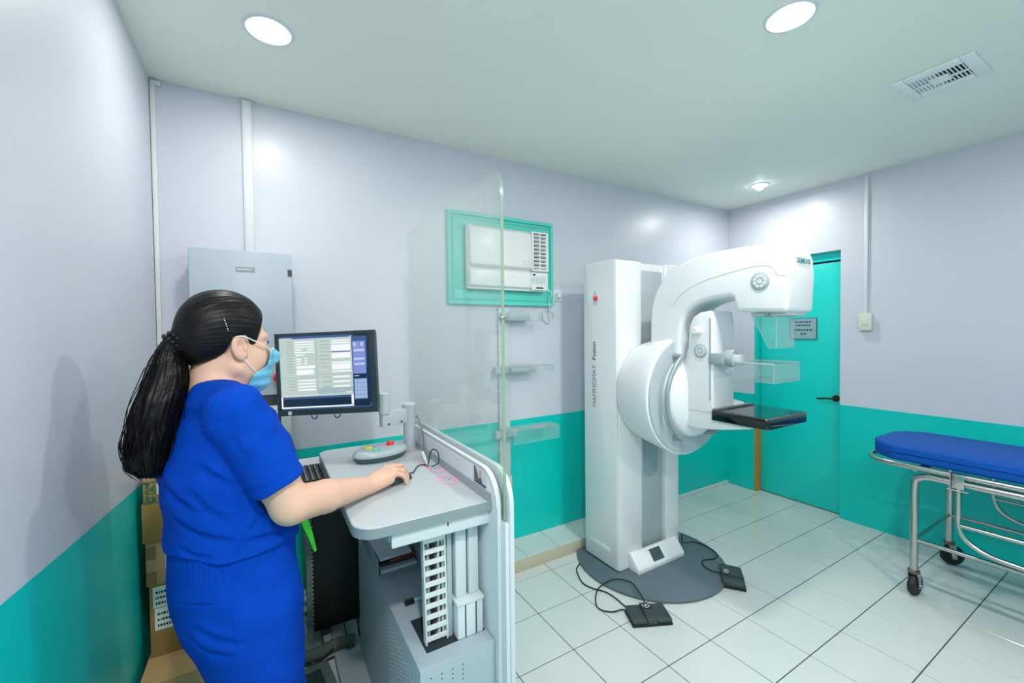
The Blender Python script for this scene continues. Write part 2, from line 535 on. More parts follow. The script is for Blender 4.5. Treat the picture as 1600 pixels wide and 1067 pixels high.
obj('body', MB().box(cx0, cx1, -0.062, -0.0145, 1.772, 2.172), ACW, ac, bevel=0.006)
obj('upper_panel', MB().prism([(-0.062, 1.905), (-0.095, 1.925), (-0.085, 2.150), (-0.062, 2.170)], cx0 + 0.005, -2.335, 'x'), ACW, ac, bevel=0.004)
obj('lower_panel', MB().prism([(-0.062, 1.782), (-0.082, 1.795), (-0.080, 1.892), (-0.062, 1.897)], cx0 + 0.005, -2.335, 'x'), ACW, ac, bevel=0.004)
gr = MB()
gr.box(-2.332, -2.318, -0.090, -0.062, 1.905, 2.170); gr.box(-2.216, -2.198, -0.090, -0.062, 1.905, 2.170)
gr.box(-2.318, -2.216, -0.090, -0.062, 1.905, 1.918); gr.box(-2.318, -2.216, -0.090, -0.062, 2.158, 2.170)
obj('grille_frame', gr, ACW, ac, bevel=0.003)
obj('grille_shadow', MB().box(-2.318, -2.216, -0.064, -0.0618, 1.918, 2.158), mat('grille_dark', (40, 48, 52), rough=0.7), ac)
for k in range(9):
    z = 1.931 + k * 0.0262
    Mk = Matrix.Translation((-2.267, -0.078, z)) @ Matrix.Rotation(-0.5, 4, 'X')
    obj('slat', MB().box(-0.051, 0.051, -0.011, 0.011, -0.0045, 0.0045, Mk), ACW, ac)
obj('grille_post', MB().box(-2.270, -2.262, -0.088, -0.070, 1.918, 2.158), ACW, ac)
cp = obj('control_panel', MB().box(-2.332, -2.198, -0.080, -0.062, 1.780, 1.899), ACW, ac, bevel=0.003)
obj('badge', MB().lathe([(0.013, -0.0815), (0.013, -0.079)], (-2.312, 0, 1.882), 'y', 20, sx=1.0, sy=0.5), mat('navy_badge', (40, 60, 110), rough=0.4), cp)
obj('control_label', MB().box(-2.322, -2.222, -0.0812, -0.0795, 1.820, 1.872), mat('pale_label', (206, 216, 220), rough=0.5), cp)
pm = MB()
for k in range(3):
    pm.tube([(-2.318 + k * 0.036 + 0.011 * math.cos(q), -0.0815, 1.846 + 0.011 * math.sin(q)) for q in [i * PI / 6 for i in range(1, 11)]], 0.0008, n=4)
obj('dial_print', pm, mat('grey_ink', (120, 130, 138), rough=0.6), cp)
obj('vent_lever', MB().box(-2.295, -2.238, -0.0815, -0.0795, 1.790, 1.799), BLACK, cp)
for k in range(2):
    obj('sticker', MB().box(-2.40 + k * 0.034, -2.378 + k * 0.034, -0.0985, -0.0925, 1.938, 1.972), mat('yellowed_sticker', (226, 224, 208), rough=0.5), ac)

so = thing('wall_socket', (-2.07, -0.01, 1.72), 'white wall socket with plug right of the air conditioner', 'socket')
obj('plate', MB().box(-2.112, -2.026, -0.010, -0.0005, 1.716, 1.798), WHITE_PVC, so, bevel=0.003)
obj('plug', MB().lathe([(0.022, -0.010), (0.022, -0.030), (0.016, -0.038), (0.001, -0.038)], (-2.066, 0, 1.757), 'y', 20), WHITE_PVC, so)
CORD = mat('white_cord', (214, 222, 224), rough=0.5)
coil = [(-2.145 + 0.046 * math.cos(a) * (1 - 0.02 * math.sin(3 * a)), -0.012 - 0.004 * math.sin(a * 2), 1.605 + 0.045 * math.sin(a)) for a in [k * PI / 9 + 1.2 for k in range(30)]]
obj('power_cord', MB().tube(spline([(-2.075, -0.034, 1.75), (-2.10, -0.036, 1.735), (-2.118, -0.020, 1.70), (-2.125, -0.013, 1.66)] + coil + [(-2.155, -0.034, 1.68), (-2.158, -0.040, 1.72), (-2.165, -0.075, 1.765), (-2.19, -0.07, 1.785)], 3), 0.0042, n=6), CORD, ac, label='white looped power cord')

# ------------------------------------------------------------------ rail with clear paddle holders on the back wall
RAILM = mat('rail_pale_grey', (196, 206, 208), rough=0.4)
ACR = clear_mat('clear_acrylic', tint=(248, 252, 252), haze=0.07, hazecol=(226, 236, 238))
rk = thing('paddle_rack', (-2.51, -0.02, 0.45), 'pale grey wall rail carrying three clear plastic holders', 'wall rack')
obj('rail', MB().box(-2.556, -2.474, -0.022, -0.0005, 0.448, 1.66), RAILM, rk, bevel=0.004)
ec = obj('end_cap', MB().box(-2.560, -2.470, -0.030, -0.0005, 0.43, 0.53), RAILM, rk, bevel=0.004)
obj('slot', MB().box(-2.535, -2.495, -0.0312, -0.0295, 0.488, 0.508), mat('slot_grey', (120, 132, 136), rough=0.6), ec)
obj('bracket', MB().box(-2.548, -2.33, -0.060, -0.022, 1.575, 1.625), MACHINE_GREY, rk, bevel=0.004)
def clear_tray(x0, x1, y0, y1, z0, z1, parent, t=0.004, name='clear_holder'):
    m = MB()
    m.box(x0, x1, y0, y1, z0, z0 + t)
    m.box(x0, x0 + t, y0, y1, z0 + t, z1); m.box(x1 - t, x1, y0, y1, z0 + t, z1)
    m.box(x0 + t, x1 - t, y0, y0 + t, z0 + t, z1)
    return obj(name, m, ACR, parent, smooth=False)
clear_tray(-2.52, -2.27, -0.12, -0.061, 1.568, 1.63, rk)
obj('bracket', MB().box(-2.60, -2.31, -0.055, -0.022, 1.225, 1.275), MACHINE_GREY, rk, bevel=0.004)
h2 = MB(); h2.box(-2.60, -2.215, -0.165, -0.056, 1.272, 1.277); h2.box(-2.60, -2.215, -0.169, -0.165, 1.235, 1.277); h2.box(-2.219, -2.215, -0.165, -0.056, 1.235, 1.272)
obj('clear_holder', h2, ACR, rk, smooth=False)
obj('bracket', MB().box(-2.60, -2.44, -0.055, -0.022, 0.80, 0.85), MACHINE_GREY, rk, bevel=0.004)
h3 = MB(); h3.box(-2.56, -2.20, -0.20, -0.056, 0.872, 0.877); h3.box(-2.56, -2.20, -0.204, -0.20, 0.79, 0.877); h3.box(-2.204, -2.20, -0.20, -0.056, 0.79, 0.872); h3.box(-2.56, -2.556, -0.20, -0.056, 0.79, 0.872)
obj('clear_holder', h3, ACR, rk, smooth=False)
obj('holder_clip', MB().box(-2.33, -2.215, -0.075, -0.057, 0.835, 0.855), MACHINE_GREY, rk, bevel=0.003)
obj('holder_clip', MB().box(-2.50, -2.30, -0.085, -0.0625, 1.235, 1.262), MACHINE_GREY, rk, bevel=0.003)

# ------------------------------------------------------------------ grey wall cabinet and gear below it
CABG = mat('cabinet_grey_enamel', (178, 190, 204), rough=0.4, var=0.02, vscale=3)
wc = thing('wall_cabinet', (-3.965, -0.05, 1.21), 'large pale grey steel wall cabinet behind the woman\'s head', 'cabinet')
obj('body', MB().box(-4.160, -3.770, -0.092, -0.0225, 1.212, 1.884), CABG, wc, bevel=0.003)
dr = obj('door', MB().box(-4.168, -3.762, -0.112, -0.0925, 1.208, 1.892), CABG, wc, bevel=0.004)
obj('nameplate', MB().box(-3.992, -3.917, -0.1135, -0.1115, 1.794, 1.816), mat('plate_grey', (142, 152, 160), rough=0.4), dr)
npm = MB(); x = -3.986
while x < -3.928:
    wl = random.uniform(0.004, 0.010); npm.box(x, x + wl, -0.1140, -0.1134, 1.802, 1.809); x += wl + 0.002
obj('nameplate_print', npm, mat('plate_white', (206, 214, 218), rough=0.5), dr)
lt = obj('latch', MB().box(-3.780, -3.7615, -0.1145, -0.1115, 1.783, 1.815), mat('latch_dark', (60, 68, 72), rough=0.4), dr)
obj('keyhole', MB().box(-3.772, -3.768, -0.1152, -0.1143, 1.792, 1.806), BLACK, lt)
RED = mat('red_plastic', (226, 52, 48), rough=0.35)
obj('emergency_button', MB().lathe([(0.015, -0.1115), (0.015, -0.122), (0.024, -0.126), (0.024, -0.138), (0.018, -0.144), (0.001, -0.144)], (-3.828, 0, 1.292), 'y', 20), RED, dr, label='red emergency button')
ub = thing('wall_controller', (-3.87, -0.1, 0.99), 'cream wall controller with a small dark display under the grey cabinet', 'controller')
CREAM = mat('cream_enamel', (214, 220, 214), rough=0.45)
obj('bracket', MB().box(-4.02, -3.79, -0.10, -0.0005, 1.155, 1.2075), DARK, ub, bevel=0.002)
obj('body', MB().box(-4.02, -3.785, -0.20, -0.0005, 0.990, 1.155), CREAM, ub, bevel=0.004)
obj('front_panel', MB().box(-4.00, -3.797, -0.204, -0.199, 1.000, 1.135), CREAM, ub, bevel=0.002)
ds = obj('display', MB().box(-3.90, -3.825, -0.207, -0.203, 1.062, 1.12), BLACK, ub, bevel=0.001)
obj('display_line', MB().box(-3.890, -3.832, -0.2078, -0.2068, 1.103, 1.108), emat('display_blue', (120, 150, 230), 0.5), ds)
wb = thing('relay_box', (-3.85, -0.1, 0.86), 'black relay box with white label below the cream controller', 'box')
obj('body', MB().box(-3.95, -3.787, -0.215, -0.0005, 0.865, 0.985), BLACK, wb, bevel=0.005)
obj('label_sticker', MB().box(-3.822, -3.800, -0.2162, -0.2145, 0.89, 0.955), mat('paper_white', (226, 230, 230), rough=0.6), wb)

# ------------------------------------------------------------------ cardboard boxes in the left corner
KRAFT = [mat('cardboard_a', (178, 142, 88), rough=0.75, var=0.06, vscale=10), mat('cardboard_b', (166, 126, 70), rough=0.75, var=0.06, vscale=9), mat('cardboard_c', (186, 152, 104), rough=0.75, var=0.06, vscale=11)]
TAPE = mat('brown_tape', (140, 104, 56), rough=0.3)
PAPER = mat('white_paper_label', (228, 230, 228), rough=0.6)
GREENINK = mat('green_print', (20, 110, 84), rough=0.6)
BLKINK = mat('black_print', (40, 44, 46), rough=0.6)
def carton(x0, x1, y0, y1, z0, z1, k, label):
    t = thing('cardboard_box', ((x0 + x1) / 2, (y0 + y1) / 2, z0), label, 'box', 'cardboard boxes stacked in the corner')
    obj('carton', MB().box(x0, x1, y0, y1, z0, z1), KRAFT[k], t, bevel=0.003)
    fl = MB()
    ym = (y0 + y1) / 2
    fl.box(x0, x1, y0, ym - 0.0015, z1, z1 + 0.002); fl.box(x0, x1, ym + 0.0015, y1, z1, z1 + 0.002)
    obj('top_flap', fl, KRAFT[k], t)
    return t
def label_on(t, x0, x1, y, z0, z1, lines=3):
    l = obj('paper_label', MB().box(x0, x1, y - 0.001, y + 0.0005, z0, z1), PAPER, t)
    hgt = z1 - z0
    m = MB()
    for q in range(lines):
        zc = z1 - hgt * (q + 1.0) / (lines + 0.8); x = x0 + 0.008
        while x < x1 - 0.012:
            wl = random.uniform(0.003, 0.008); m.box(x, x + wl, y - 0.0015, y - 0.0008, zc - hgt * 0.055, zc + hgt * 0.055); x += wl + 0.0025
    obj('label_print', m, BLKINK, l, smooth=False)
XB = -4.285
b1 = carton(XB + 0.005, -4.097, -0.59, -0.10, 0.0, 0.298, 2, 'lowest wide cardboard box on the floor of the corner stack')
b2 = carton(XB + 0.012, -4.10, -0.435, -0.10, 0.3005, 0.569, 1, 'tall cardboard box with two white labels, second from the floor')
b3 = carton(XB + 0.006, -4.12, -0.44, -0.10, 0.5715, 0.734, 2, 'taped cardboard box, middle one of the corner stack')
b4 = carton(XB, -4.13, -0.448, -0.10, 0.7365, 0.880, 1, 'plain brown cardboard box just under the topmost printed one')
b5 = carton(XB + 0.005, -4.15, -0.445, -0.12, 0.8825, 0.968, 0, 'topmost cardboard box with green lettering in the corner stack')
label_on(b2, -4.262, -4.19, -0.4358, 0.485, 0.563); label_on(b2, -4.258, -4.188, -0.4358, 0.40, 0.482)
label_on(b3, -4.222, -4.16, -0.4408, 0.63, 0.70)
for z in (0.672, 0.577):
    obj('tape_strip', MB().box(-4.278, -4.248, -0.4415, -0.4395, z, z + 0.048), TAPE, b3)
label_on(b5, -4.240, -4.19, -0.4458, 0.912, 0.955, 2)
text('printed_words', 'Services', 0.023, frame((-4.268, -0.4462, 0.921), (0, 0, 1), (-1, 0, 0)), GREENINK, b5, bold=0.0006)
text('printed_words', 'for Life', 0.023, frame((-4.251, -0.4462, 0.915), (0, 0, 1), (-1, 0, 0)), GREENINK, b5, bold=0.0006)
text('printed_words', 'SERVICES', 0.011, frame((-4.256, -0.4462, 0.959), (1, 0, 0), (0, 0, 1)), GREENINK, b5, bold=0.0004)
obj('red_corner_tag', MB().box(-4.243, -4.215, -0.4462, -0.40, 0.9705, 0.982), RED, b5, bevel=0.001)
# ------------------------------------------------------------------ mammography unit
mm = thing('mammography_unit', (-1.765, -0.55, 0.0), 'tall white mammography machine with curved arm on a grey round base', 'medical machine')
BASEG = mat('base_slate_grey', (86, 104, 114), rough=0.5, var=0.03, vscale=5)
obj('base_plate', MB().lathe([(0.455, 0.001), (0.465, 0.004), (0.465, 0.014), (0.455, 0.019), (0.001, 0.019)], (-1.74, -0.545, 0), 'z', 72), BASEG, mm)
CX0, CX1 = -2.045, -1.492
col_out = [(CX0, -0.590), (-1.842, -0.590), (-1.842, -0.556), (-1.622, -0.556), (-1.622, -0.590), (CX1, -0.590), (CX1, -0.34)]
col_out += [(-1.55 + 0.058 * math.cos(a), -0.34 + 0.06 * math.sin(a)) for a in [k * PI / 12 for k in range(1, 7)]]
col_out += [(-1.985 + 0.060 * math.cos(a), -0.34 + 0.06 * math.sin(a)) for a in [PI / 2 + k * PI / 12 for k in range(0, 7)]]
cm = MB().prism(col_out, 0.019, 1.93, 'z')
cl = obj('column', cm, MACHINE, mm, bevel=0.012, seg=3, ang=50)
# side cheek: slim bulged skin on the lettered side, with a domed top
sk = MB()
ys = [-0.585 + 0.295 * i / 10 for i in range(11)]
outl = [(y, 1.915 + 0.022 * math.sin(PI * (0.30 + 0.45 * (1 - i / 10)))) for i, y in enumerate(ys)]
sk.prism([(ys[0], 0.03)] + outl + [(ys[-1], 0.03)], -2.058, -2.0455, 'x')
obj('side_cover', sk, MACHINE, mm, bevel=0.004, seg=2, ang=50)
obj('slide_panel', MB().box(-1.840, -1.624, -0.562, -0.5565, 0.05, 1.88), MACHINE_GREY, mm, bevel=0.001)
rcs = MB().prism(rrect(-1.80, -1.672, 0.55, 0.83, [0.062, 0.062, 0, 0]), -0.5665, -0.5625, 'y')
obj('slide_slot', rcs, mat('slot_blue_grey', (146, 166, 172), rough=0.45), mm)
obj('side_groove', MB().box(-2.0610, -2.0585, -0.52, -0.34, 0.115, 0.145), MACHINE, mm, bevel=0.001)
es = obj('emergency_stop_recess', MB().lathe([(0.034, 0.0), (0.032, -0.003), (0.024, -0.0035), (0.001, -0.0035)], (-2.0582, -0.405, 1.708), 'x', 24, sx=0.8, sy=1.45), mat('recess_white', (206, 214, 218), rough=0.4), mm)
obj('emergency_stop', MB().lathe([(0.012, -0.0035), (0.014, -0.012), (0.012, -0.020), (0.005, -0.023), (0.001, -0.023)], (-2.0582, -0.417, 1.705), 'x', 18), RED, es, label='small red emergency stop button')
INKG = mat('lettering_grey', (104, 122, 128), rough=0.5)
text('lettering', 'MAMMOMAT', 0.046, frame((-2.0588, -0.388, 1.145), (0, 0, 1), (0, 1, 0)), INKG, mm)
text('lettering', 'Fusion', 0.046, frame((-2.0588, -0.388, 1.372), (0, 0, 1), (0, 1, 0)), INKG, mm, bold=0.0012)
# foot wedge on the base plate
wd = obj('foot_cover', MB().prism([(-0.5905, 0.019), (-0.672, 0.019), (-0.672, 0.045), (-0.608, 0.122), (-0.5905, 0.122)], -1.968, -1.545, 'x'), MACHINE, mm, bevel=0.004)
n_ = Vector((0, -0.077, 0.064)).normalized() * -1
Mw = frame((-1.775, -0.6405, 0.0855), (1, 0, 0), Vector((0, 0.064, 0.077)))
obj('foot_display', MB().box(-0.047, 0.047, -0.036, 0.036, -0.001, 0.002, Mw), mat('display_slate', (62, 84, 88), rough=0.25), wd)

# swivel drum
DC = (-1.765, 0, 1.124)
obj('swivel_drum', MB().lathe([(0.285, -0.590), (0.305, -0.600), (0.325, -0.68), (0.342, -0.78), (0.352, -0.845), (0.349, -0.862), (0.340, -0.868)], DC, 'y', 72), MACHINE, mm)
obj('drum_face', MB().lathe([(0.340, -0.866), (0.338, -0.876), (0.330, -0.879), (0.24, -0.879), (0.001, -0.879)], DC, 'y', 72), MACHINE_GREY, mm)  # grey instead of white: shade on the drum front put into the colour
obj('hub', MB().lathe([(0.238, -0.879), (0.237, -0.905), (0.230, -0.922), (0.215, -0.934), (0.16, -0.955), (0.10, -0.962), (0.001, -0.964)], DC, 'y', 48), MACHINE, mm)
HND = mat('handle_silver', (150, 168, 176), rough=0.3, metal=0.25)
for sgn in (-1, 1):
    pts = []
    for k in range(17):
        a = math.radians(-58 + 116 * k / 16)
        pts.append((DC[0] + sgn * 0.268 * math.cos(a), -0.935, DC[2] + 0.272 * math.sin(a)))
    p0 = Vector(pts[0]); p1 = Vector(pts[-1])
    path = [(p0.x, -0.878, p0.z), (p0.x, -0.915, p0.z)] + pts + [(p1.x, -0.915, p1.z), (p1.x, -0.878, p1.z)]
    hdl = obj('grab_handle', MB().tube(path, 0.0125, n=12), HND, mm)
    for q in (p0, p1):
        obj('handle_foot', MB().cyl((q.x, -0.8785, q.z), (q.x, -0.892, q.z), 0.019, 0.016), HND, hdl)

# curved tube arm (side profile in y, z)
prof_o = [(-0.700, 1.34), (-0.700, 1.46), (-0.706, 1.60), (-0.735, 1.71), (-0.822, 1.822), (-0.95, 1.878), (-1.065, 1.896), (-1.235, 1.898), (-1.36, 1.892), (-1.425, 1.882)]
prof_i = [(-1.20, 1.662), (-1.10, 1.655), (-1.01, 1.632), (-0.945, 1.585), (-0.915, 1.50), (-0.91, 1.34)]
so_ = [(p.x, p.y) for p in spline([(a, b, 0) for a, b in prof_o], 5)]
si_ = [(p.x, p.y) for p in spline([(a, b, 0) for a, b in prof_i], 5)]
head = [(-1.452, 1.862), (-1.468, 1.82), (-1.474, 1.74), (-1.466, 1.572), (-1.232, 1.584), (-1.215, 1.655)]
am = MB().prism(so_ + head + si_, -1.900, -1.662, 'x')
arm = obj('tube_arm', am, MACHINE, mm, bevel=0.030, seg=5, ang=60, sang=50)
seam = [(-0.86, 1.63), (-0.93, 1.70), (-1.05, 1.752), (-1.18, 1.776), (-1.30, 1.792), (-1.37, 1.792), (-1.405, 1.775), (-1.425, 1.742), (-1.44, 1.738), (-1.466, 1.737)]
obj('seam', MB().tube(spline([(-1.9003, a, b) for a, b in seam], 5), 0.0011, n=4), mat('seam_grey', (168, 182, 188), rough=0.5), arm)
text('maker_lettering', 'SIEMENS', 0.033, frame((-1.772, -1.4735, 1.806), (1, 0, 0), (0, 0.08, 1)), mat('lettering_teal', (24, 128, 138), rough=0.5), arm, bold=0.0003)
obj('collimator_plate', MB().box(-1.87, -1.70, -1.45, -1.29, 1.560, 1.578), MACHINE_GREY, mm, bevel=0.002)
obj('light_window', MB().lathe([(0.010, -0.012), (0.010, 0.0), (0.001, 0.0)], (-1.875, -1.37, 1.567), 'x', 14), CHROME, mm)
def keypad(y, z, r, x, parent):
    k = obj('keypad', MB().lathe([(r, 0.0), (r, -0.003), (r - 0.003, -0.005), (0.001, -0.005)], (x, y, z), 'x', 36), mat('keypad_grey', (164, 180, 186), rough=0.4), parent)
    BT = mat('keypad_button', (206, 216, 220), rough=0.4)
    obj('button', MB().lathe([(r * 0.26, -0.004), (r * 0.26, -0.0075), (0.001, -0.0075)], (x, y, z), 'x', 18), BT, k)
    for q in range(8):
        a0 = q * PI / 4 + 0.07; a1 = a0 + PI / 4 - 0.14
        pts = [(y + r * rr * math.cos(a), z + r * rr * math.sin(a)) for rr, aa in ((0.38, (a0, a1)), (0.72, (a1, a0))) for a in (aa[0], (aa[0] + aa[1]) / 2, aa[1])]
        obj('button', MB().prism(pts, x - 0.0072, x - 0.004, 'x'), BT, k)
keypad(-1.350, 1.722, 0.043, -1.900, arm)

# compression column, paddle carrier and paddle
cc = obj('compression_column', MB().prism([(-0.90, 1.06), (-1.105, 1.06), (-1.105, 1.545), (-1.095, 1.60), (-1.03, 1.592), (-0.99, 1.57), (-0.965, 1.52), (-0.955, 1.40), (-0.93, 1.32), (-0.90, 1.28)], -1.892, -1.700, 'x'), MACHINE, mm, bevel=0.012, seg=3, ang=50)
obj('guide_slit', MB().box(-1.8935, -1.8915, -1.094, -1.087, 1.13, 1.56), mat('slit_grey', (150, 164, 170), rough=0.5), cc)
kb_ = obj('height_knob', MB().lathe([(0.026, 0.0), (0.026, -0.006), (0.021, -0.008), (0.019, -0.032), (0.015, -0.036), (0.001, -0.036)], (-1.892, -1.022, 1.495), 'x', 28), MACHINE, cc)
keypad(-1.036, 1.388, 0.038, -1.892, cc)
cr = obj('paddle_carrier', MB().box(-1.90, -1.77, -1.165, -1.086, 1.322, 1.378), mat('carrier_grey', (150, 166, 172), rough=0.4), mm, bevel=0.004)
obj('carrier_knob', MB().lathe([(0.030, -1.150), (0.042, -1.158), (0.044, -1.185), (0.038, -1.195), (0.001, -1.195)], (-1.845, 0, 1.352), 'y', 24), mat('carrier_grey', (150, 166, 172)), cr)
obj('carrier_clamp', MB().box(-1.87, -1.80, -1.222, -1.18, 1.318, 1.372), RAILM, cr, bevel=0.004)
pd = MB(); t_ = 0.0035
px0, px1, py0, py1, pz0, pz1 = -1.902, -1.675, -1.412, -1.222, 1.252, 1.334
pd.box(px0, px1, py0, py1, pz0, pz0 + t_)
for a, b, c, d in ((px0, px0 + t_, py0, py1), (px1 - t_, px1, py0, py1), (px0 + t_, px1 - t_, py0, py0 + t_), (px0 + t_, px1 - t_, py1 - t_, py1)):
    pd.box(a, b, c, d, pz0 + t_, pz1)
pad = obj('compression_paddle', pd, ACR, mm, smooth=False, label='clear plastic compression paddle')
rim = MB()
for a, b, c, d in ((px0 - 0.001, px0 + 0.007, py0, py1), (px1 - 0.007, px1 + 0.001, py0, py1), (px0, px1, py1 - 0.012, py1 + 0.004)):
    rim.box(a, b, c, d, pz1, pz1 + 0.008)
obj('paddle_rim', rim, clear_mat('frosted_acrylic', tint=(216, 232, 232), haze=0.42, hazecol=(222, 234, 236)), pad, bevel=0.001)
# face shield hanging under the tube head
fs_ = MB()
fs_.prism([(-1.300, 1.56), (-1.375, 1.412), (-1.408, 1.412), (-1.408, 1.56)], -1.878, -1.875, 'x')
fs_.prism([(-1.300, 1.56), (-1.375, 1.412), (-1.408, 1.412), (-1.408, 1.56)], -1.725, -1.722, 'x')
fs_.box(-1.878, -1.722, -1.411, -1.4085, 1.412, 1.56)
sh = obj('face_shield', fs_, ACR, mm, smooth=False, label='clear plastic face shield under the tube head')
obj('shield_edge', MB().tube([(-1.8785, -1.4105, 1.412), (-1.8785, -1.4105, 1.56)], 0.0016, n=6), MATS['frosted_acrylic'], sh)
FR_ = MATS['frosted_acrylic']
pe = MB()
for x in (px0, px1):
    for y in (py0, py1):
        pe.tube([(x, y, pz0), (x, y, pz1)], 0.0012, n=5)
pe.tube([(px0, py0, pz0), (px1, py0, pz0), (px1, py1, pz0), (px0, py1, pz0)], 0.0012, n=5, closed=True)
pe.tube([(px0, py0, pz1), (px1, py0, pz1)], 0.0012, n=5)
obj('paddle_edges', pe, FR_, pad)
se = MB()
for x in (-1.8765, -1.7235):
    se.tube([(x, -1.300, 1.56), (x, -1.375, 1.412), (x, -1.408, 1.412)], 0.0011, n=5)
se.tube([(-1.878, -1.410, 1.412), (-1.722, -1.410, 1.412), (-1.722, -1.410, 1.56)], 0.0011, n=5)
obj('shield_rim', se, FR_, sh)
# table support and detector
obj('table_support', MB().prism([(-0.90, 1.128), (-1.10, 1.098), (-1.13, 1.035), (-1.29, 1.030), (-1.295, 1.018), (-1.16, 0.988), (-1.02, 0.968), (-0.93, 0.972), (-0.90, 0.99)], -1.885, -1.60, 'x'), MACHINE, mm, bevel=0.014, seg=3, ang=30)
tb = obj('detector_table', MB().prism(rrect(-1.905, -1.545, -1.392, -1.102, [0.018, 0.018, 0.012, 0.012]), 1.032, 1.082, 'z'), mat('gloss_black_table', (14, 18, 20), rough=0.08, spec=0.6, coat=0.5), mm, bevel=0.004, seg=2, label='glossy black detector table')
obj('detector_top', MB().box(-1.893, -1.557, -1.380, -1.132, 1.0815, 1.0835), mat('carbon_top', (30, 40, 44), rough=0.06, spec=0.6), tb)
rl = MB(); rl.box(-1.895, -1.555, -1.128, -1.106, 1.082, 1.090)
for k in range(34):
    rl.box(-1.892 + k * 0.0098, -1.8865 + k * 0.0098, -1.131, -1.127, 1.082, 1.0905)
obj('toothed_strip', rl, mat('strip_grey', (96, 108, 112), rough=0.4), tb)

# ------------------------------------------------------------------ foot pedals with cords
def pedal(name_label, c, rz, *cords):
    t = thing('foot_pedal', (c[0], c[1], 0), name_label, 'foot pedal', 'black foot pedals beside the machine base')
    M0 = Matrix.Translation((c[0], c[1], 0)) @ Matrix.Rotation(rz, 4, 'Z')
    obj('pedal_base', MB().box(-0.105, 0.105, -0.062, 0.062, 0.0005, 0.012).tf(M0), RUBBER, t, bevel=0.003)
    PM = mat('pedal_dark_green_grey', (50, 66, 68), rough=0.5, bump=0.2, bscale=400)
    for s in (-1, 1):
        obj('pedal_plate', MB().prism([(-0.060, 0.014), (0.058, 0.014), (0.058, 0.040), (-0.045, 0.034), (-0.060, 0.030)], 0.028, 0.102, 'x').tf(M0 @ Matrix.Scale(s, 4, (1, 0, 0))), PM, t, bevel=0.003)
    ct = obj('pedal_bridge', MB().prism([(-0.061, 0.012), (0.061, 0.012), (0.061, 0.047), (-0.03, 0.043), (-0.061, 0.034)], -0.027, 0.027, 'x').tf(M0), DARK, t, bevel=0.003)
    obj('pedal_badge', MB().box(-0.024, 0.024, 0.012, 0.052, 0.0445, 0.0478).tf(M0), BLACK, ct)
    mk = MB()
    z = 0.0482
    mk.tube([M0 @ Vector((-0.018, 0.045, z)), M0 @ Vector((-0.014, 0.022, z))], 0.0017, n=5)
    mk.tube([M0 @ Vector((0.014, 0.047, z)), M0 @ Vector((0.018, 0.024, z)), M0 @ Vector((0.010, 0.020, z))], 0.0017, n=5)
    mk.tube([M0 @ Vector((-0.008, 0.019, z)), M0 @ Vector((0.008, 0.019, z))], 0.0017, n=5)
    mk.tube([M0 @ Vector((0.0, 0.046, z)), M0 @ Vector((0.001, 0.032, z)), M0 @ Vector((-0.006, 0.026, z))], 0.0017, n=5)
    mk.tube([M0 @ Vector((-0.006, 0.037, z)), M0 @ Vector((0.008, 0.035, z))], 0.0017, n=5)
    obj('pedal_symbol', mk, mat('white_print', (232, 236, 236), rough=0.5), ct)
    for cd in cords:
        obj('cord', MB().tube(spline(cd, 6), 0.0036, n=8), RUBBER, t)
pedal('black double foot pedal lying in front of the round base', (-2.196, -0.945), -0.44,
      [(-2.150, -0.885, 0.03), (-2.125, -0.825, 0.045), (-2.075, -0.71, 0.032), (-2.130, -0.635, 0.030), (-2.235, -0.630, 0.02), (-2.308, -0.668, 0.006), (-2.366, -0.752, 0.006), (-2.330, -0.812, 0.006), (-2.275, -0.835, 0.012), (-2.262, -0.862, 0.015)],
      [(-2.172, -0.365, 0.006), (-2.225, -0.40, 0.006), (-2.262, -0.46, 0.006), (-2.290, -0.54, 0.006), (-2.270, -0.615, 0.006), (-2.235, -0.67, 0.006), (-2.226, -0.74, 0.006), (-2.232, -0.81, 0.006), (-2.236, -0.868, 0.012)])
pedal('black double foot pedal at the right rim of the round base', (-1.505, -0.972), 0.668,
      [(-1.44, -0.575, 0.10), (-1.413, -0.56, 0.026), (-1.335, -0.60, 0.0235), (-1.322, -0.70, 0.0235), (-1.357, -0.78, 0.0235), (-1.421, -0.797, 0.0235), (-1.494, -0.772, 0.0235), (-1.545, -0.808, 0.0235), (-1.558, -0.865, 0.0235), (-1.545, -0.905, 0.028), (-1.535, -0.925, 0.03)])
# ------------------------------------------------------------------ operator's workstation with lead glass shield
ws = thing('operator_workstation', (-3.45, -0.85, 0.0), 'grey standing workstation with white side panel and tall clear screen', 'workstation')
DESK = mat('worktop_grey_laminate', (186, 197, 202), rough=0.42, var=0.015, vscale=30)
DESKE = mat('worktop_edge_grey', (140, 152, 158), rough=0.45)
WSW = mat('workstation_white', (214, 222, 228), rough=0.35)
WSG = mat('workstation_grey_metal', (168, 184, 194), rough=0.42, var=0.02, vscale=8)
out = rrect(-3.690, -3.2925, -1.302, -0.415, [0.062, 0.0, 0.0, 0.05], 8)
wt = obj('worktop', MB().prism(out, 0.9525, 0.980, 'z'), DESK, ws, bevel=0.002, seg=1, ang=50)
oe = rrect(-3.6915, -3.2925, -1.3035, -0.4135, [0.0635, 0.0, 0.0, 0.0515], 8)
ob = MB()
n = len(oe)
ob.add([(p[0], p[1], 0.951) for p in oe] + [(p[0], p[1], 0.9785) for p in oe] + [(p[0], p[1], 0.951) for p in out] + [(p[0], p[1], 0.9785) for p in out],
       [(k, (k + 1) % n, n + (k + 1) % n, n + k) for k in range(n)] + [(n + k, n + (k + 1) % n, 3 * n + (k + 1) % n, 3 * n + k) for k in range(n)] + [(k, 2 * n + k, 2 * n + (k + 1) % n, (k + 1) % n) for k in range(n)])
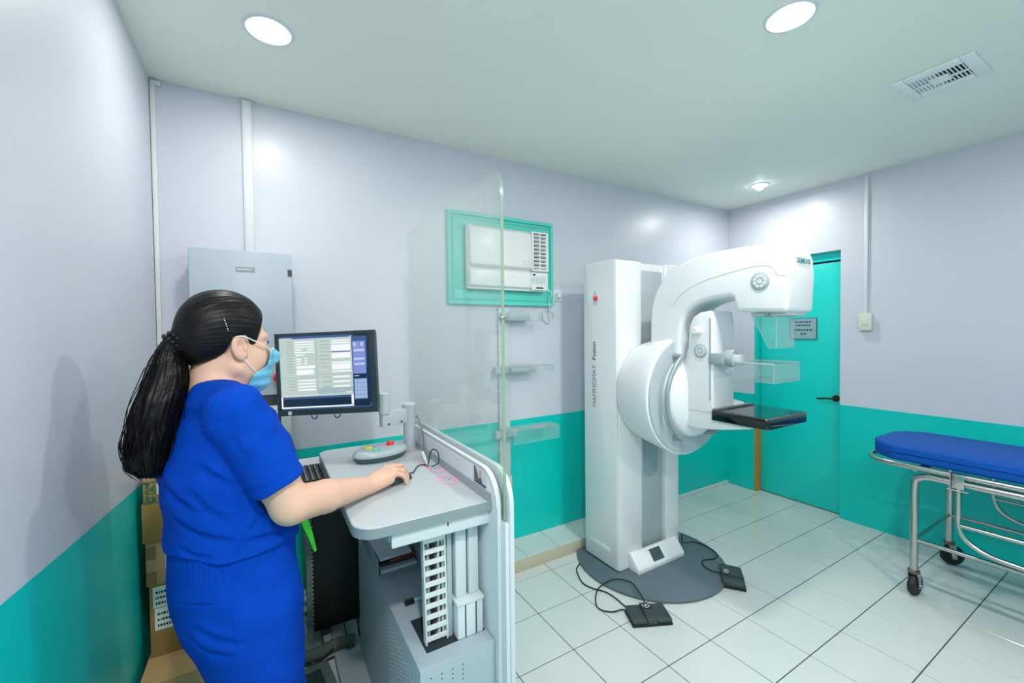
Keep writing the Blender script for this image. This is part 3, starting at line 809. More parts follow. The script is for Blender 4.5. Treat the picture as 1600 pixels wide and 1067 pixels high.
obj('edge_band', ob, DESKE, wt)
apr = obj('apron', MB().box(-3.595, -3.292, -1.288, -1.272, 0.905, 0.9515), WSW, ws, bevel=0.002)
obj('apron_slot', MB().box(-3.432, -3.428, -1.2886, -1.2878, 0.928, 0.940), DARK, apr)
obj('under_frame', MB().box(-3.60, -3.30, -1.270, -0.50, 0.915, 0.9505), WSG, ws, bevel=0.003)
def panel_outline(y0, y1, z0, z1, r):
    p = [(y1, z0), (y1, z1)]
    p += [(y0 + r + r * math.cos(a), z1 - r + r * math.sin(a)) for a in [PI / 2 + k * PI / 20 for k in range(0, 11)]]
    return p + [(y0, z0)]
obj('side_panel', MB().prism(panel_outline(-1.340, -0.36, 0.03, 1.072, 0.10), -3.2915, -3.2775, 'x'), WSW, ws, bevel=0.003, ang=60, label='inner white side panel')
obj('side_panel', MB().prism(panel_outline(-1.366, -0.33, 0.03, 1.080, 0.10), -3.2640, -3.2480, 'x'), WSW, ws, bevel=0.003, ang=60, label='outer white side panel')
obj('panel_filler', MB().box(-3.2775, -3.2640, -1.362, -0.36, 0.03, 0.925), WSW, ws, bevel=0.002)
tr_ = MB().tube([(-3.2915, y, z) for y, z in panel_outline(-1.338, -0.40, 0.99, 1.070, 0.10)[1:-1]], 0.0035, n=8)
obj('panel_lip', tr_, WHITE_PVC, ws)
obj('desk_strip', MB().prism([(-3.306, 0.9805), (-3.2915, 0.9805), (-3.2915, 1.000), (-3.295, 1.000)], -1.30, -0.42, 'y'), DESKE, ws)
GLASS = clear_mat('lead_glass', tint=(250, 253, 251), haze=0.065, hazecol=(238, 246, 244), ior=1.45, rough=0.0)
g = rrect(-1.350, -0.405, 0.930, 1.985, [0, 0, 0.03, 0.045], 6)
gl = obj('glass_shield', MB().prism(g, -3.2755, -3.2665, 'x'), GLASS, ws, smooth=False, label='tall clear lead glass screen')
ge = MB().prism(rrect(-1.3515, -1.3498, 0.930, 1.945, 0), -3.2758, -3.2662, 'x')
obj('glass_edge', ge, clear_mat('glass_green_edge', tint=(196, 222, 204), haze=0.45, hazecol=(184, 206, 188), rough=0.4), gl)
obj('glass_clip', MB().box(-3.280, -3.262, -1.3535, -1.338, 1.538, 1.546), CHROME, gl, bevel=0.001)

# lower cabinet
cb = MB()
obj('cabinet', MB().box(-3.531, -3.293, -1.318, -0.42, 0.035, 0.553), WSG, ws, bevel=0.004)
hl = MB()
for i in range(4):
    for j in range(16):
        x, z = -3.500 + i * 0.033, 0.522 - j * 0.0145
        hl.add([(x + 0.0022 * math.cos(a), -1.3184, z + 0.0022 * math.sin(a)) for a in [k * PI / 4 for k in range(8)]] + [(x + 0.0022 * math.cos(a), -1.3178, z + 0.0022 * math.sin(a)) for a in [k * PI / 4 for k in range(8)]], [tuple(range(8))] + [(k, (k + 1) % 8, 8 + (k + 1) % 8, 8 + k) for k in range(8)])
obj('front_perforations', hl, mat('hole_dark', (30, 42, 46), rough=0.8), ws, smooth=False, kind='stuff')
hl = MB()
for i in range(11):
    for j in range(30):
        y, z = -1.245 + i * 0.026, 0.49 - j * 0.0145
        if (i * 7 + j * 3) % 29 == 0: continue
        hl.add([(-3.5314, y + 0.0027 * math.cos(a), z + 0.0027 * math.sin(a)) for a in [k * PI / 3 for k in range(6)]] + [(-3.5308, y + 0.0027 * math.cos(a), z + 0.0027 * math.sin(a)) for a in [k * PI / 3 for k in range(6)]], [tuple(range(6))] + [(k, (k + 1) % 6, 6 + (k + 1) % 6, 6 + k) for k in range(6)])
obj('side_perforations', hl, mat('hole_pale', (226, 240, 240), rough=0.5), ws, smooth=False, kind='stuff')
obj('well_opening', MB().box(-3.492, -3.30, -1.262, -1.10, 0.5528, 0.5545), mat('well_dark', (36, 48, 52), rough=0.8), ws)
obj('floor_plate', MB().box(-3.640, -3.34, -1.25, -0.40, 0.0005, 0.034), WSG, ws, bevel=0.006)
# lifting column
obj('column_housing', MB().box(-3.392, -3.306, -1.262, -1.14, 0.40, 0.665), WSW, ws, bevel=0.003)
obj('housing_groove', MB().box(-3.368, -3.364, -1.2630, -1.2618, 0.42, 0.655), DARK, ws)
obj('housing_groove', MB().box(-3.332, -3.328, -1.2630, -1.2618, 0.42, 0.655), DARK, ws)
obj('housing_cap', MB().box(-3.395, -3.303, -1.265, -1.137, 0.657, 0.668), WSW, ws, bevel=0.002)
obj('lift_tube', MB().box(-3.388, -3.350, -1.240, -1.16, 0.668, 0.915), WSW, ws, bevel=0.006)
obj('lift_tube', MB().box(-3.344, -3.308, -1.240, -1.16, 0.668, 0.915), WSW, ws, bevel=0.006)
obj('lift_gap', MB().box(-3.352, -3.342, -1.225, -1.17, 0.668, 0.915), DARK, ws)
obj('guide_plate', MB().box(-3.414, -3.398, -1.235, -1.12, 0.555, 0.915), WSG, ws, bevel=0.002)
# cable chain: thirteen links, each a small frame, cables inside
lk = MB()
lk.box(-0.034, 0.034, -0.012, -0.008, -0.008, 0.008); lk.box(-0.034, 0.034, 0.008, 0.012, -0.008, 0.008)
lk.box(-0.036, -0.031, -0.012, 0.012, -0.0165, 0.0165); lk.box(0.031, 0.036, -0.012, 0.012, -0.0165, 0.0165)
lkm = mesh_from(lk, 'chain_link', bevel=0.001, seg=1)
lkm.materials.append(mat('chain_white', (222, 228, 228), rough=0.45))
for k in range(12):
    z = 0.505 + k * 0.0335
    inst(lkm, 'chain_link', ws, Matrix.Translation((-3.448 - 0.0006 * k, -1.225, z)))
for k, (c, x) in enumerate(((BLACK, -0.012), (DARK, -0.002), (WHITE_PVC, 0.010), (MACHINE_GREY, -0.024), (WHITE_PVC, 0.022), (DARK, 0.017))):
    obj('chain_cable', MB().tube([(-3.448 + x + 0.002 * math.sin(q * 1.7 + k), -1.222, 0.49 + q * 0.034) for q in range(13)], 0.0045, n=6), c, ws)
# keyboard tray under the worktop
obj('keyboard_tray', MB().box(-3.775, -3.45, -0.80, -0.345, 0.905, 0.917), WSW, ws, bevel=0.002)
obj('tray_back', MB().box(-3.775, -3.45, -0.352, -0.342, 0.905, 0.938), WSW, ws, bevel=0.002)

kbd = thing('keyboard', (-3.70, -0.60, 0.917), 'black keyboard tucked under the worktop edge', 'keyboard')
obj('case', MB().prism(rrect(-3.768, -3.62, -0.79, -0.43, 0.012, 4), 0.9175, 0.931, 'z'), BLACK, kbd, bevel=0.003)
ks = MB()
for i in range(6):
    for j in range(18):
        if j in (12,): continue
        x, y = -3.752 + i * 0.0215, -0.452 - j * 0.0185
        ks.box(x - 0.0085, x + 0.0085, y - 0.0080, y + 0.0080, 0.931, 0.9365)
obj('keys', ks, mat('key_black', (34, 40, 42), rough=0.5), kbd, kind='stuff')
kl = MB()
for i in range(6):
    for j in range(18):
        if j == 12: continue
        x, y = -3.752 + i * 0.0215, -0.452 - j * 0.0185
        kl.box(x - 0.004, x + 0.0005, y - 0.003, y + 0.0025, 0.9365, 0.9368)
obj('key_legends', kl, mat('white_print', (232, 236, 236)), kbd, smooth=False, kind='stuff')

# ------------------------------------------------------------------ monitor on its arm
c0, c1, c2, c3 = Vector((-3.861, -0.528, 1.501)), Vector((-3.511, -0.734, 1.514)), Vector((-3.503, -0.747, 1.190)), Vector((-3.837, -0.550, 1.174))
ex = ((c1 - c0) + (c2 - c3)).normalized()
ey = ((c0 - c3) + (c1 - c2)); ey = (ey - ex * ey.dot(ex)).normalized()
ctr = (c0 + c1 + c2 + c3) / 4
MW, MH = ((c1 - c0).length + (c2 - c3).length) / 2, ((c0 - c3).length + (c1 - c2).length) / 2
MM = frame(ctr, ex, ey)      # local z looks out of the screen
mon = thing('computer_monitor', (-3.335, -0.60, 0.981), 'black flat monitor showing a form, on a pale grey swing arm', 'monitor')
BZ = mat('monitor_bezel', (44, 62, 68), rough=0.4)
hw, hh = MW / 2, MH / 2
bz = MB()
bl, br_, bt, bb = 0.016, 0.023, 0.013, 0.024
for a, b, c, d in ((-hw, hw, hh - bt, hh), (-hw, hw, -hh, -hh + bb), (-hw, -hw + bl, -hh + bb, hh - bt), (hw - br_, hw, -hh + bb, hh - bt)):
    bz.box(a, b, c, d, -0.022, 0.0)
obj('bezel', bz.tf(MM), BZ, mon, bevel=0.0015, seg=1)
obj('back_shell', MB().box(-hw + 0.004, hw - 0.004, -hh + 0.004, hh - 0.004, -0.045, -0.022).tf(MM), BZ, mon, bevel=0.006)
sx0, sx1, sy0, sy1 = -hw + bl, hw - br_, -hh + bb, hh - bt
SW, SH = sx1 - sx0, sy1 - sy0
def scr(name, rects, rgb, s, lay, parent):
    m = MB()
    for u0, v0, u1, v1 in rects:      # u right, v down, 0..1
        m.box(sx0 + u0 * SW, sx0 + u1 * SW, sy1 - v1 * SH, sy1 - v0 * SH, -0.006 + lay * 0.0003, -0.0058 + lay * 0.0003)
    return obj(name, m.tf(MM), emat('screen_' + name, rgb, s), parent, smooth=False, kind='stuff' if len(rects) > 1 else None)
ES = 0.85
s0 = scr('screen', [(0, 0, 1, 1)], (60, 96, 150), ES, 0, mon)
s0['label'] = 'lit screen with a grey data form'
scr('desktop_dark', [(0.02, 0.86, 0.80, 0.98), (0.80, 0.90, 0.98, 0.99), (0.82, 0.0, 1, 0.03), (0.965, 0.03, 1.0, 0.46), (0.955, 0.46, 0.995, 0.95), (0.81, 0.55, 0.95, 0.61)], (16, 44, 66), ES, 1, s0)
scr('form_window', [(0.0, 0.02, 0.80, 0.83)], (204, 222, 216), ES, 2, s0)
scr('form_divider', [(0.405, 0.03, 0.409, 0.78), (0.02, 0.565, 0.405, 0.569), (0.41, 0.535, 0.80, 0.539), (0.02, 0.79, 0.41, 0.792)], (150, 172, 170), ES, 3, s0)
scr('form_footer', [(0.41, 0.72, 0.80, 0.80)], (178, 198, 200), ES, 3, s0)
F_ = []
for k in range(5): F_.append((0.17, 0.07 + k * 0.036, 0.385, 0.09 + k * 0.036))
F_[3] = (0.17, 0.178, 0.25, 0.198); F_.append((0.31, 0.178, 0.385, 0.198))
F_ += [(0.18, 0.25, 0.27, 0.268)] + [(0.18, 0.30 + k * 0.034, 0.24, 0.318 + k * 0.034) for k in range(3)] + [(0.27, 0.30 + k * 0.034, 0.305, 0.318 + k * 0.034) for k in range(3)]
F_ += [(0.18, 0.405, 0.39, 0.445), (0.18, 0.46, 0.37, 0.53)]
F_ += [(0.19, 0.60 + k * 0.042, 0.385, 0.622 + k * 0.042) for k in range(4)]
F_ += [(0.575, 0.07, 0.785, 0.09), (0.575, 0.102, 0.785, 0.122), (0.575, 0.135, 0.785, 0.22), (0.575, 0.245, 0.785, 0.32), (0.575, 0.37, 0.785, 0.39), (0.575, 0.398, 0.785, 0.475), (0.575, 0.49, 0.785, 0.512)]
F_ += [(0.58, 0.565, 0.77, 0.588), (0.58, 0.63, 0.77, 0.652), (0.58, 0.695, 0.77, 0.718)]
F_ += [(0.0, 0.965, 0.80, 0.985), (0.775, 0.83, 0.80, 0.96), (0.0, 0.83, 0.015, 0.98)]
scr('form_field', F_, (246, 250, 252), ES * 1.15, 4, s0)
scr('title_bar', [(0.14, 0.02, 0.785, 0.035), (0.575, 0.228, 0.785, 0.24)], (60, 96, 190), ES, 5, s0)
scr('side_palette', [(0.81, 0.10, 0.95, 0.545)], (136, 156, 228), ES, 2, s0)
scr('palette_row', [(0.82, 0.21, 0.94, 0.245), (0.82, 0.33, 0.94, 0.36), (0.82, 0.40, 0.94, 0.43), (0.82, 0.12, 0.85, 0.17), (0.90, 0.12, 0.93, 0.17), (0.82, 0.57, 0.87, 0.583)], (206, 216, 248), ES, 3, s0)
scr('thumbnail_grid', [(0.815 + 0.035 * i, 0.62 + 0.054 * j, 0.848 + 0.035 * i, 0.671 + 0.054 * j) for i in range(4) for j in range(5)], (170, 196, 236), ES, 3, s0)
scr('form_caption', [(0.08, 0.075 + k * 0.037, 0.15, 0.083 + k * 0.037) for k in range(12)] + [(0.45, 0.075 + k * 0.05, 0.55, 0.083 + k * 0.05) for k in range(8)] + [(0.09, 0.605 + k * 0.042, 0.17, 0.613 + k * 0.042) for k in range(4)] + [(0.46, 0.57 + k * 0.065, 0.56, 0.578 + k * 0.065) for k in range(3)], (160, 180, 178), ES, 4, s0)
scr('form_button', [(0.02 + 0.1 * k, 0.80, 0.105 + 0.1 * k, 0.822) for k in range(4)] + [(0.72, 0.775, 0.79, 0.80)], (222, 232, 230), ES, 5, s0)
obj('asset_sticker', MB().box(-hw + 0.042, -hw + 0.056, -hh + 0.004, -hh + 0.017, 0.0, 0.0006).tf(MM), PAPER, mon)
for u in (-0.062, 0.030):
    p = [MM @ Vector((u + 0.012 * math.cos(a), -hh - 0.004 + 0.014 * math.sin(a), -0.018)) for a in [PI + k * PI / 8 for k in range(9)]]
    obj('cable_loop', MB().tube(p, 0.0022, n=6), RUBBER, mon)
# arm: post on the desk, two joints
PX, PY = -3.335, -0.60
ARMG = mat('arm_pale_grey', (190, 200, 206), rough=0.38)
obj('post', MB().lathe([(0.030, 0.9835), (0.027, 0.9865), (0.0265, 1.098), (0.027, 1.100), (0.027, 1.166), (0.030, 1.170), (0.030, 1.184), (0.022, 1.190), (0.001, 1.190)], (PX, PY, 0), 'z', 32), ARMG, mon)
obj('post_foot', MB().lathe([(0.034, 0.9806), (0.034, 0.9836), (0.001, 0.9836)], (PX, PY, 0), 'z', 32), ARMG, mon)
jx, jy = -3.472, -0.655
d_ = Vector((jx - PX, jy - PY, 0)).normalized(); e_ = Vector((-d_.y, d_.x, 0))
def link(a, b, z0, z1, hw_, nm):
    a, b = Vector(a), Vector(b); d = (b - a).normalized(); e = Vector((-d.y, d.x, 0))
    m = MB().prism([tuple((a + e * hw_)[:2]), tuple((b + e * hw_)[:2]), tuple((b - e * hw_)[:2]), tuple((a - e * hw_)[:2])], z0, z1, 'z')
    return obj(nm, m, ARMG, mon, bevel=0.004)
la = link((PX, PY, 0), (jx, jy, 0), 1.105, 1.168, 0.013, 'lower_arm')
for t_ in (0.35, 0.80):
    q = Vector((PX, PY, 1.115)).lerp(Vector((jx, jy, 1.115)), t_) - e_ * -0.0132
    obj('arm_screw', MB().cyl(q, q + e_ * 0.002, 0.004, n=12), BLACK, la)
    q = Vector((PX, PY, 1.115)).lerp(Vector((jx, jy, 1.115)), t_) - e_ * 0.0132
    obj('arm_screw', MB().cyl(q, q - e_ * 0.002, 0.004, n=12), BLACK, la)
obj('elbow_joint', MB().lathe([(0.022, 1.160), (0.023, 1.17), (0.023, 1.178), (0.0225, 1.182), (0.0225, 1.245), (0.018, 1.250), (0.001, 1.250)], (jx + 0.016, jy + 0.006, 0), 'z', 28), ARMG, mon)
bk = MM @ Vector((0.03, -0.02, -0.06))
link((jx + 0.016, jy + 0.006, 0), (bk.x, bk.y, 0), 1.19, 1.24, 0.012, 'upper_arm')
obj('mount_plate', MB().box(-0.04, 0.11, -0.10, 0.05, -0.062, -0.045).tf(MM), ARMG, mon, bevel=0.003)
obj('monitor_cable', MB().tube(spline([(PX + 0.026, PY - 0.010, 1.13), (PX + 0.034, PY - 0.022, 1.118), (PX + 0.040, PY - 0.050, 1.08), (PX + 0.036, PY - 0.080, 1.03), (PX + 0.034, PY - 0.095, 0.99), (PX + 0.028, PY - 0.13, 0.984), (PX + 0.012, PY - 0.22, 0.984)], 6), 0.0038, n=8), mat('grey_cable', (120, 132, 136), rough=0.5), mon)

# ------------------------------------------------------------------ exposure control box
cbx = thing('exposure_control_box', (-3.472, -0.665, 0.98), 'oval grey control box with red, yellow and green buttons', 'control box')
ang = 0.20
Mc = Matrix.Translation((-3.478, -0.668, 0)) @ Matrix.Rotation(ang, 4, 'Z')
obj('lower_case', MB().lathe([(0.100, 0.9806), (0.104, 0.984), (0.112, 0.998), (0.113, 1.003), (0.001, 1.003)], (0, 0, 0), 'z', 56, sx=1.0, sy=0.62).tf(Mc), mat('control_dark_teal_grey', (66, 90, 96), rough=0.4), cbx)
TC = mat('control_top_grey', (178, 192, 198), rough=0.35)
Mt = Matrix.Translation((-3.478, -0.668, 0)) @ Matrix.Rotation(ang, 4, 'Z')
topc = MB().lathe([(0.114, 1.003), (0.115, 1.008), (0.113, 1.014), (0.106, 1.022), (0.098, 1.026), (0.001, 1.027)], (0, 0, 0), 'z', 56, sx=1.0, sy=0.62).tf(Mt)
tpc = obj('upper_case', topc, TC, cbx)
def btn(nm, u, v, rgb, rx=0.017, ry=0.012, h=0.006):
    p = Mt @ Vector((u, v, 1.0265))
    obj(nm, MB().lathe([(1.0, 0), (1.0, h * 0.7), (0.85, h), (0.001, h)], (0, 0, 0), 'z', 24, sx=rx, sy=ry).tf(Matrix.Translation(p) @ Matrix.Rotation(ang, 4, 'Z')), mat(nm + '_paint', rgb, rough=0.35), tpc)
btn('red_button', 0.048, 0.012, (236, 64, 40), 0.016, 0.016, 0.014)
btn('yellow_button', -0.046, 0.016, (226, 222, 60))
gb = Mt @ Vector((-0.034, -0.034, 1.0255))
obj('green_button', MB().tube([gb + Vector((0.015 * math.cos(a), 0.011 * math.sin(a), 0.002)) for a in [k * PI / 9 for k in range(18)]], 0.0022, n=6, closed=True), mat('green_button_paint', (30, 206, 160), rough=0.35), tpc)
obj('green_button_cap', MB().lathe([(1.0, 0), (1.0, 0.002), (0.001, 0.0025)], (0, 0, 0), 'z', 20, sx=0.012, sy=0.009).tf(Matrix.Translation(gb)), mat('mint_cap', (150, 220, 206), rough=0.35), tpc)

# ------------------------------------------------------------------ mouse, marks, cards and cables on the worktop
mh = Vector((0.862, 0.507, 0)); ms = Vector((-0.507, 0.862, 0))
Mo = frame((-3.4875, -0.975, 0.9805), mh, ms)
mo = thing('computer_mouse', (-3.4875, -0.975, 0.98), 'dark grey computer mouse under the woman\'s hand', 'mouse')
mb_ = MB()
prof = []
NU, NV = 17, 12
vs = []
for i in range(NU + 1):
    t = i / NU; x = -0.054 + 0.108 * t
    wv = 0.031 * (max(0.0, 1 - abs(2 * t - 1) ** 3.2)) ** 0.5
    hv = 0.034 * (max(0.0, 1 - abs(2 * t - 0.86) ** 2.4)) ** 0.6 if abs(2 * t - 0.86) < 1 else 0.0
    hv = max(hv, 0.004)
    for j in range(NV + 1):
        a = PI * j / NV
        vs.append((x, wv * math.cos(a), 0.001 + hv * math.sin(a) ** 0.7 if 0 < j < NV else 0.001))
fs = [(i * (NV + 1) + j, i * (NV + 1) + j + 1, (i + 1) * (NV + 1) + j + 1, (i + 1) * (NV + 1) + j) for i in range(NU) for j in range(NV)]
fs += [(i * (NV + 1), (i + 1) * (NV + 1), (i + 1) * (NV + 1) + NV, i * (NV + 1) + NV) for i in range(NU)]
obj('shell', mb_.add(vs, fs).tf(Mo), mat('mouse_dark_teal_grey', (50, 68, 72), rough=0.35), mo)
obj('scroll_wheel', MB().cyl((0.026, -0.004, 0.030), (0.026, 0.004, 0.030), 0.008, n=16).tf(Mo), BLACK, mo)
obj('mouse_cord', MB().tube(spline([Mo @ Vector((0.052, 0, 0.010)), (-3.42, -0.925, 0.984), (-3.385, -0.868, 0.985), (-3.358, -0.865, 0.985), (-3.345, -0.90, 0.985), (-3.318, -0.915, 1.0), (-3.305, -0.87, 1.03), (-3.316, -0.835, 1.028), (-3.345, -0.875, 0.992), (-3.350, -0.90, 0.985)], 6), 0.0022, n=6), RUBBER, mo)
PINK = mat('pink_marker', (243, 158, 202), rough=0.7)
def flat_band(pts, w_, closed, label, nm='pink_mark'):
    P = spline([(p[0], p[1], 0) for p in pts], 8, closed)
    m = MB(); N = len(P); vs = []
    for i in range(N):
        d = (P[(i + 1) % N] - P[i - 1]) if closed else (P[min(i + 1, N - 1)] - P[max(i - 1, 0)])
        d.normalize(); e = Vector((-d.y, d.x, 0)); ww = w_ * (0.8 + 0.3 * math.sin(i * 0.5))
        for s, z in ((1, 0.9803), (1, 0.9809), (-1, 0.9809), (-1, 0.9803)):
            q = P[i] + e * ww * s; vs.append((q.x, q.y, z))
    fs = []
    for i in range(N if closed else N - 1):
        j = (i + 1) % N
        fs += [(4 * i + k, 4 * i + (k + 1) % 4, 4 * j + (k + 1) % 4, 4 * j + k) for k in range(4)]
    obj(nm, m.add(vs, fs), PINK, None, label=label, cat='marking')
flat_band([(-3.340 + 0.028 * math.cos(a), -1.062 + 0.044 * math.sin(a)) for a in [k * PI / 6 for k in range(12)]], 0.0062, True, 'pink ring drawn on the grey worktop')
flat_band([(-3.352, -0.795), (-3.355, -0.86), (-3.356, -0.92), (-3.352, -0.955), (-3.335, -0.975), (-3.318, -0.965), (-3.312, -0.935), (-3.318, -0.915)], 0.0052, False, 'pink hook-shaped line drawn beside the cable on the worktop')
flat_band([(PX - 0.045, PY - 0.060), (PX - 0.01, PY - 0.062), (PX + 0.028, PY - 0.04), (PX + 0.036, PY - 0.012)], 0.0040, False, 'short pink arc drawn at the monitor post foot')
obj('cable_clip', MB().prism([(-0.905, 0.9806), (-0.865, 0.9806), (-0.80, 1.02), (-0.808, 1.022), (-0.87, 0.988), (-0.905, 0.986)], -3.352, -3.340, 'x'), RAILM, None, bevel=0.001, label='pale plastic cable clip standing by the mouse cord', cat='clip')
obj('screw_hole', MB().cyl((-3.330, -1.055, 0.9803), (-3.330, -1.055, 0.9812), 0.003, n=12), DARK, ws)
cd = thing('photo_card', (-3.2925, -1.225, 1.0), 'small printed photo card stuck on the white side panel', 'card')
Mp = frame((-3.2922, -1.225, 1.033), (0, -1, 0), (0, 0, 1), (-1, 0, 0))
obj('card', MB().box(-0.043, 0.043, -0.027, 0.027, 0, 0.0006).tf(Mp), mat('card_pale', (206, 214, 216), rough=0.4), cd)
obj('print_dark', MB().prism([(-0.043, -0.018), (-0.043, 0.027), (-0.030, 0.022), (-0.018, 0.004), (-0.006, -0.020)], 0.0006, 0.0009, 'z').tf(Mp), mat('card_dark', (70, 82, 84), rough=0.4), cd)
obj('print_skin', MB().lathe([(1, 0.0006), (1, 0.0011), (0.001, 0.0011)], (0, 0, 0), 'z', 20, sx=0.009, sy=0.013).tf(Mp @ Matrix.Translation((0.002, 0.008, 0))), mat('card_skin', (214, 166, 138), rough=0.4), cd)
obj('print_coat', MB().prism([(-0.010, -0.020), (-0.004, -0.004), (0.010, -0.004), (0.018, -0.020)], 0.0006, 0.0010, 'z').tf(Mp), mat('card_coat', (54, 92, 92), rough=0.4), cd)
obj('print_caption', MB().box(-0.043, 0.043, -0.027, -0.020, 0.0006, 0.0012).tf(Mp), mat('card_navy', (36, 56, 96), rough=0.4), cd)

# ------------------------------------------------------------------ papers on the cabinet
pp = thing('document_tray', (-3.44, -0.64, 0.5545), 'open document tray heaped with papers under the worktop', 'tray')
TR = mat('tray_blue_grey', (140, 168, 180), rough=0.4)
tm = MB(); tm.box(-3.528, -3.36, -0.80, -0.48, 0.5545, 0.560); tm.box(-3.528, -3.524, -0.80, -0.48, 0.56, 0.625); tm.box(-3.364, -3.36, -0.80, -0.48, 0.56, 0.615)
obj('tray', tm, TR, pp, bevel=0.001)
def sheet(nm, c, sx, sy, sz, rz, rx, m, label, cat):
    M0 = Matrix.Translation(c) @ Matrix.Rotation(rz, 4, 'Z') @ Matrix.Rotation(rx, 4, 'X')
    return obj(nm, MB().box(-sx / 2, sx / 2, -sy / 2, sy / 2, 0, sz).tf(M0), m, None, bevel=0.0008, seg=1, label=label, cat=cat)
sheet('booklet', (-3.445, -0.645, 0.5615), 0.145, 0.29, 0.012, 0.03, 0, PAPER, 'white booklet lying at the bottom of the document tray', 'booklet')
sheet('folder', (-3.440, -0.63, 0.5745), 0.13, 0.27, 0.014, -0.04, 0, mat('folder_dark', (46, 60, 64), rough=0.5), 'dark folder in the middle of the paper heap', 'folder')
sheet('notebook', (-3.425, -0.64, 0.5895), 0.11, 0.26, 0.010, 0.05, 0, mat('notebook_red', (150, 62, 48), rough=0.5), 'red notebook in the paper heap under the worktop', 'notebook')
sheet('log_book', (-3.420, -0.62, 0.6005), 0.10, 0.25, 0.010, -0.03, 0, mat('folder_dark', (46, 60, 64)), 'dark log book lying on the red notebook', 'book')
sheet('paper_stack', (-3.462, -0.645, 0.6200), 0.125, 0.30, 0.010, 0.05, 0.03, mat('paper_lilac_white', (222, 226, 238), rough=0.6), 'loose white paper stack on top of the document tray', 'papers')
pb = thing('paint_brush', (-3.44, -1.0, 0.5545), 'small black brush with pale handle on the cabinet top', 'brush')
obj('bristles', MB().box(-3.485, -3.452, -1.022, -1.000, 0.555, 0.567), BLACK, pb, bevel=0.002)
obj('handle', MB().tube([(-3.452, -1.011, 0.561), (-3.42, -1.013, 0.562), (-3.415, -1.013, 0.562)], 0.005, n=8), mat('pale_blue_plastic', (150, 200, 210), rough=0.4), pb)

# ------------------------------------------------------------------ black rack, hose, foot switch on the floor
rk2 = thing('power_rack', (-3.585, -0.17, 0.0), 'black power rack on castors behind the workstation', 'rack')
obj('housing', MB().box(-3.712, -3.455, -0.275, -0.005, 0.085, 0.64), mat('rack_black', (14, 18, 19), rough=0.5), rk2, bevel=0.003)
fl = obj('side_flange', MB().box(-3.738, -3.713, -0.268, -0.06, 0.105, 0.635), mat('flange_grey_green', (110, 130, 124), rough=0.5, var=0.2, vscale=40), rk2, bevel=0.002)
for k in range(3):
    for q in range(2):
        obj('connector', MB().cyl((-3.739, -0.245 + q * 0.05, 0.15 + k * 0.045), (-3.775, -0.245 + q * 0.05, 0.15 + k * 0.045), 0.019, n=16), mat('connector_grey', (128, 146, 146), rough=0.5), fl)
rb = MB()
for k in range(24):
    z = 0.13 + k * 0.02
    rb.cyl((-3.7125, -0.2765, z), (-3.7125, -0.270, z), 0.0035, n=8)
obj('flange_rivets', rb, mat('rivet_pale', (176, 186, 176), rough=0.4), rk2)
for x in (-3.66, -3.50):
    cs = obj('castor', MB().cyl((x - 0.012, -0.285, 0.034), (x + 0.012, -0.285, 0.034), 0.0335, n=24), RUBBER, rk2)
    obj('castor_fork', MB().prism([(x - 0.018, 0.083), (x + 0.018, 0.083), (x + 0.009, 0.025), (x - 0.009, 0.025)], -0.322, -0.318, 'y'), mat('fork_grey', (150, 160, 156), rough=0.5), cs)
    obj('castor_plate', MB().box(x - 0.022, x + 0.022, -0.318, -0.24, 0.07, 0.084), DARK, cs)
    cs2 = obj('castor', MB().cyl((x - 0.012, -0.05, 0.034), (x + 0.012, -0.05, 0.034), 0.0335, n=24), RUBBER, rk2)
    obj('castor_plate', MB().box(x - 0.02, x + 0.02, -0.08, -0.02, 0.068, 0.084), DARK, cs2)
obj('rack_bolt', MB().cyl((-3.47, -0.2755, 0.14), (-3.47, -0.2775, 0.14), 0.004, n=10), CHROME, rk2)
hs = MB()
path = spline([(-3.80, -0.10, 0.12), (-3.85, -0.14, 0.05), (-3.87, -0.22, 0.032), (-3.83, -0.32, 0.032), (-3.75, -0.345, 0.032), (-3.68, -0.345, 0.032), (-3.60, -0.33, 0.032), (-3.54, -0.345, 0.032)], 16)
obj('corrugated_hose', MB().tube(path, [0.024 + 0.005 * (k % 2) for k in range(len(path))], n=14), mat('hose_grey_green', (96, 112, 108), rough=0.55), None, label='grey corrugated cable hose on the floor round the black rack', cat='hose')
obj('floor_cable', MB().tube(spline([(-3.90, -0.33, 0.006), (-3.82, -0.40, 0.006), (-3.74, -0.395, 0.006), (-3.64, -0.375, 0.006), (-3.52, -0.385, 0.006), (-3.40, -0.385, 0.006)], 8), 0.005, n=8), RUBBER, None, label='thin dark cable along the floor before the black rack', cat='cable')
fsw = thing('floor_foot_switch', (-3.73, -0.56, 0), 'flat grey foot switch on the floor at the workstation', 'foot switch')
Mfs = Matrix.Translation((-3.742, -0.545, 0)) @ Matrix.Rotation(0.10, 4, 'Z')
obj('switch_base', MB().prism([(-0.13, 0.0005), (0.13, 0.0005), (0.13, 0.035), (-0.13, 0.055)], -0.085, 0.085, 'x').tf(Mfs), mat('switch_grey_green', (92, 116, 114), rough=0.5), fsw, bevel=0.006)
obj('switch_tread', MB().prism([(-0.125, 0.050), (0.075, 0.036), (0.075, 0.045), (-0.125, 0.060)], -0.045, 0.045, 'x').tf(Mfs), mat('switch_dark', (46, 64, 64), rough=0.5), fsw, bevel=0.003)
obj('switch_cable', MB().tube(spline([Mfs @ Vector((-0.02, 0.125, 0.022)), Mfs @ Vector((-0.028, 0.165, 0.03)), Mfs @ Vector((-0.01, 0.18, 0.02)), Mfs @ Vector((0.04, 0.165, 0.007)), Mfs @ Vector((0.12, 0.17, 0.04))], 6), 0.006, n=8), RUBBER, fsw)
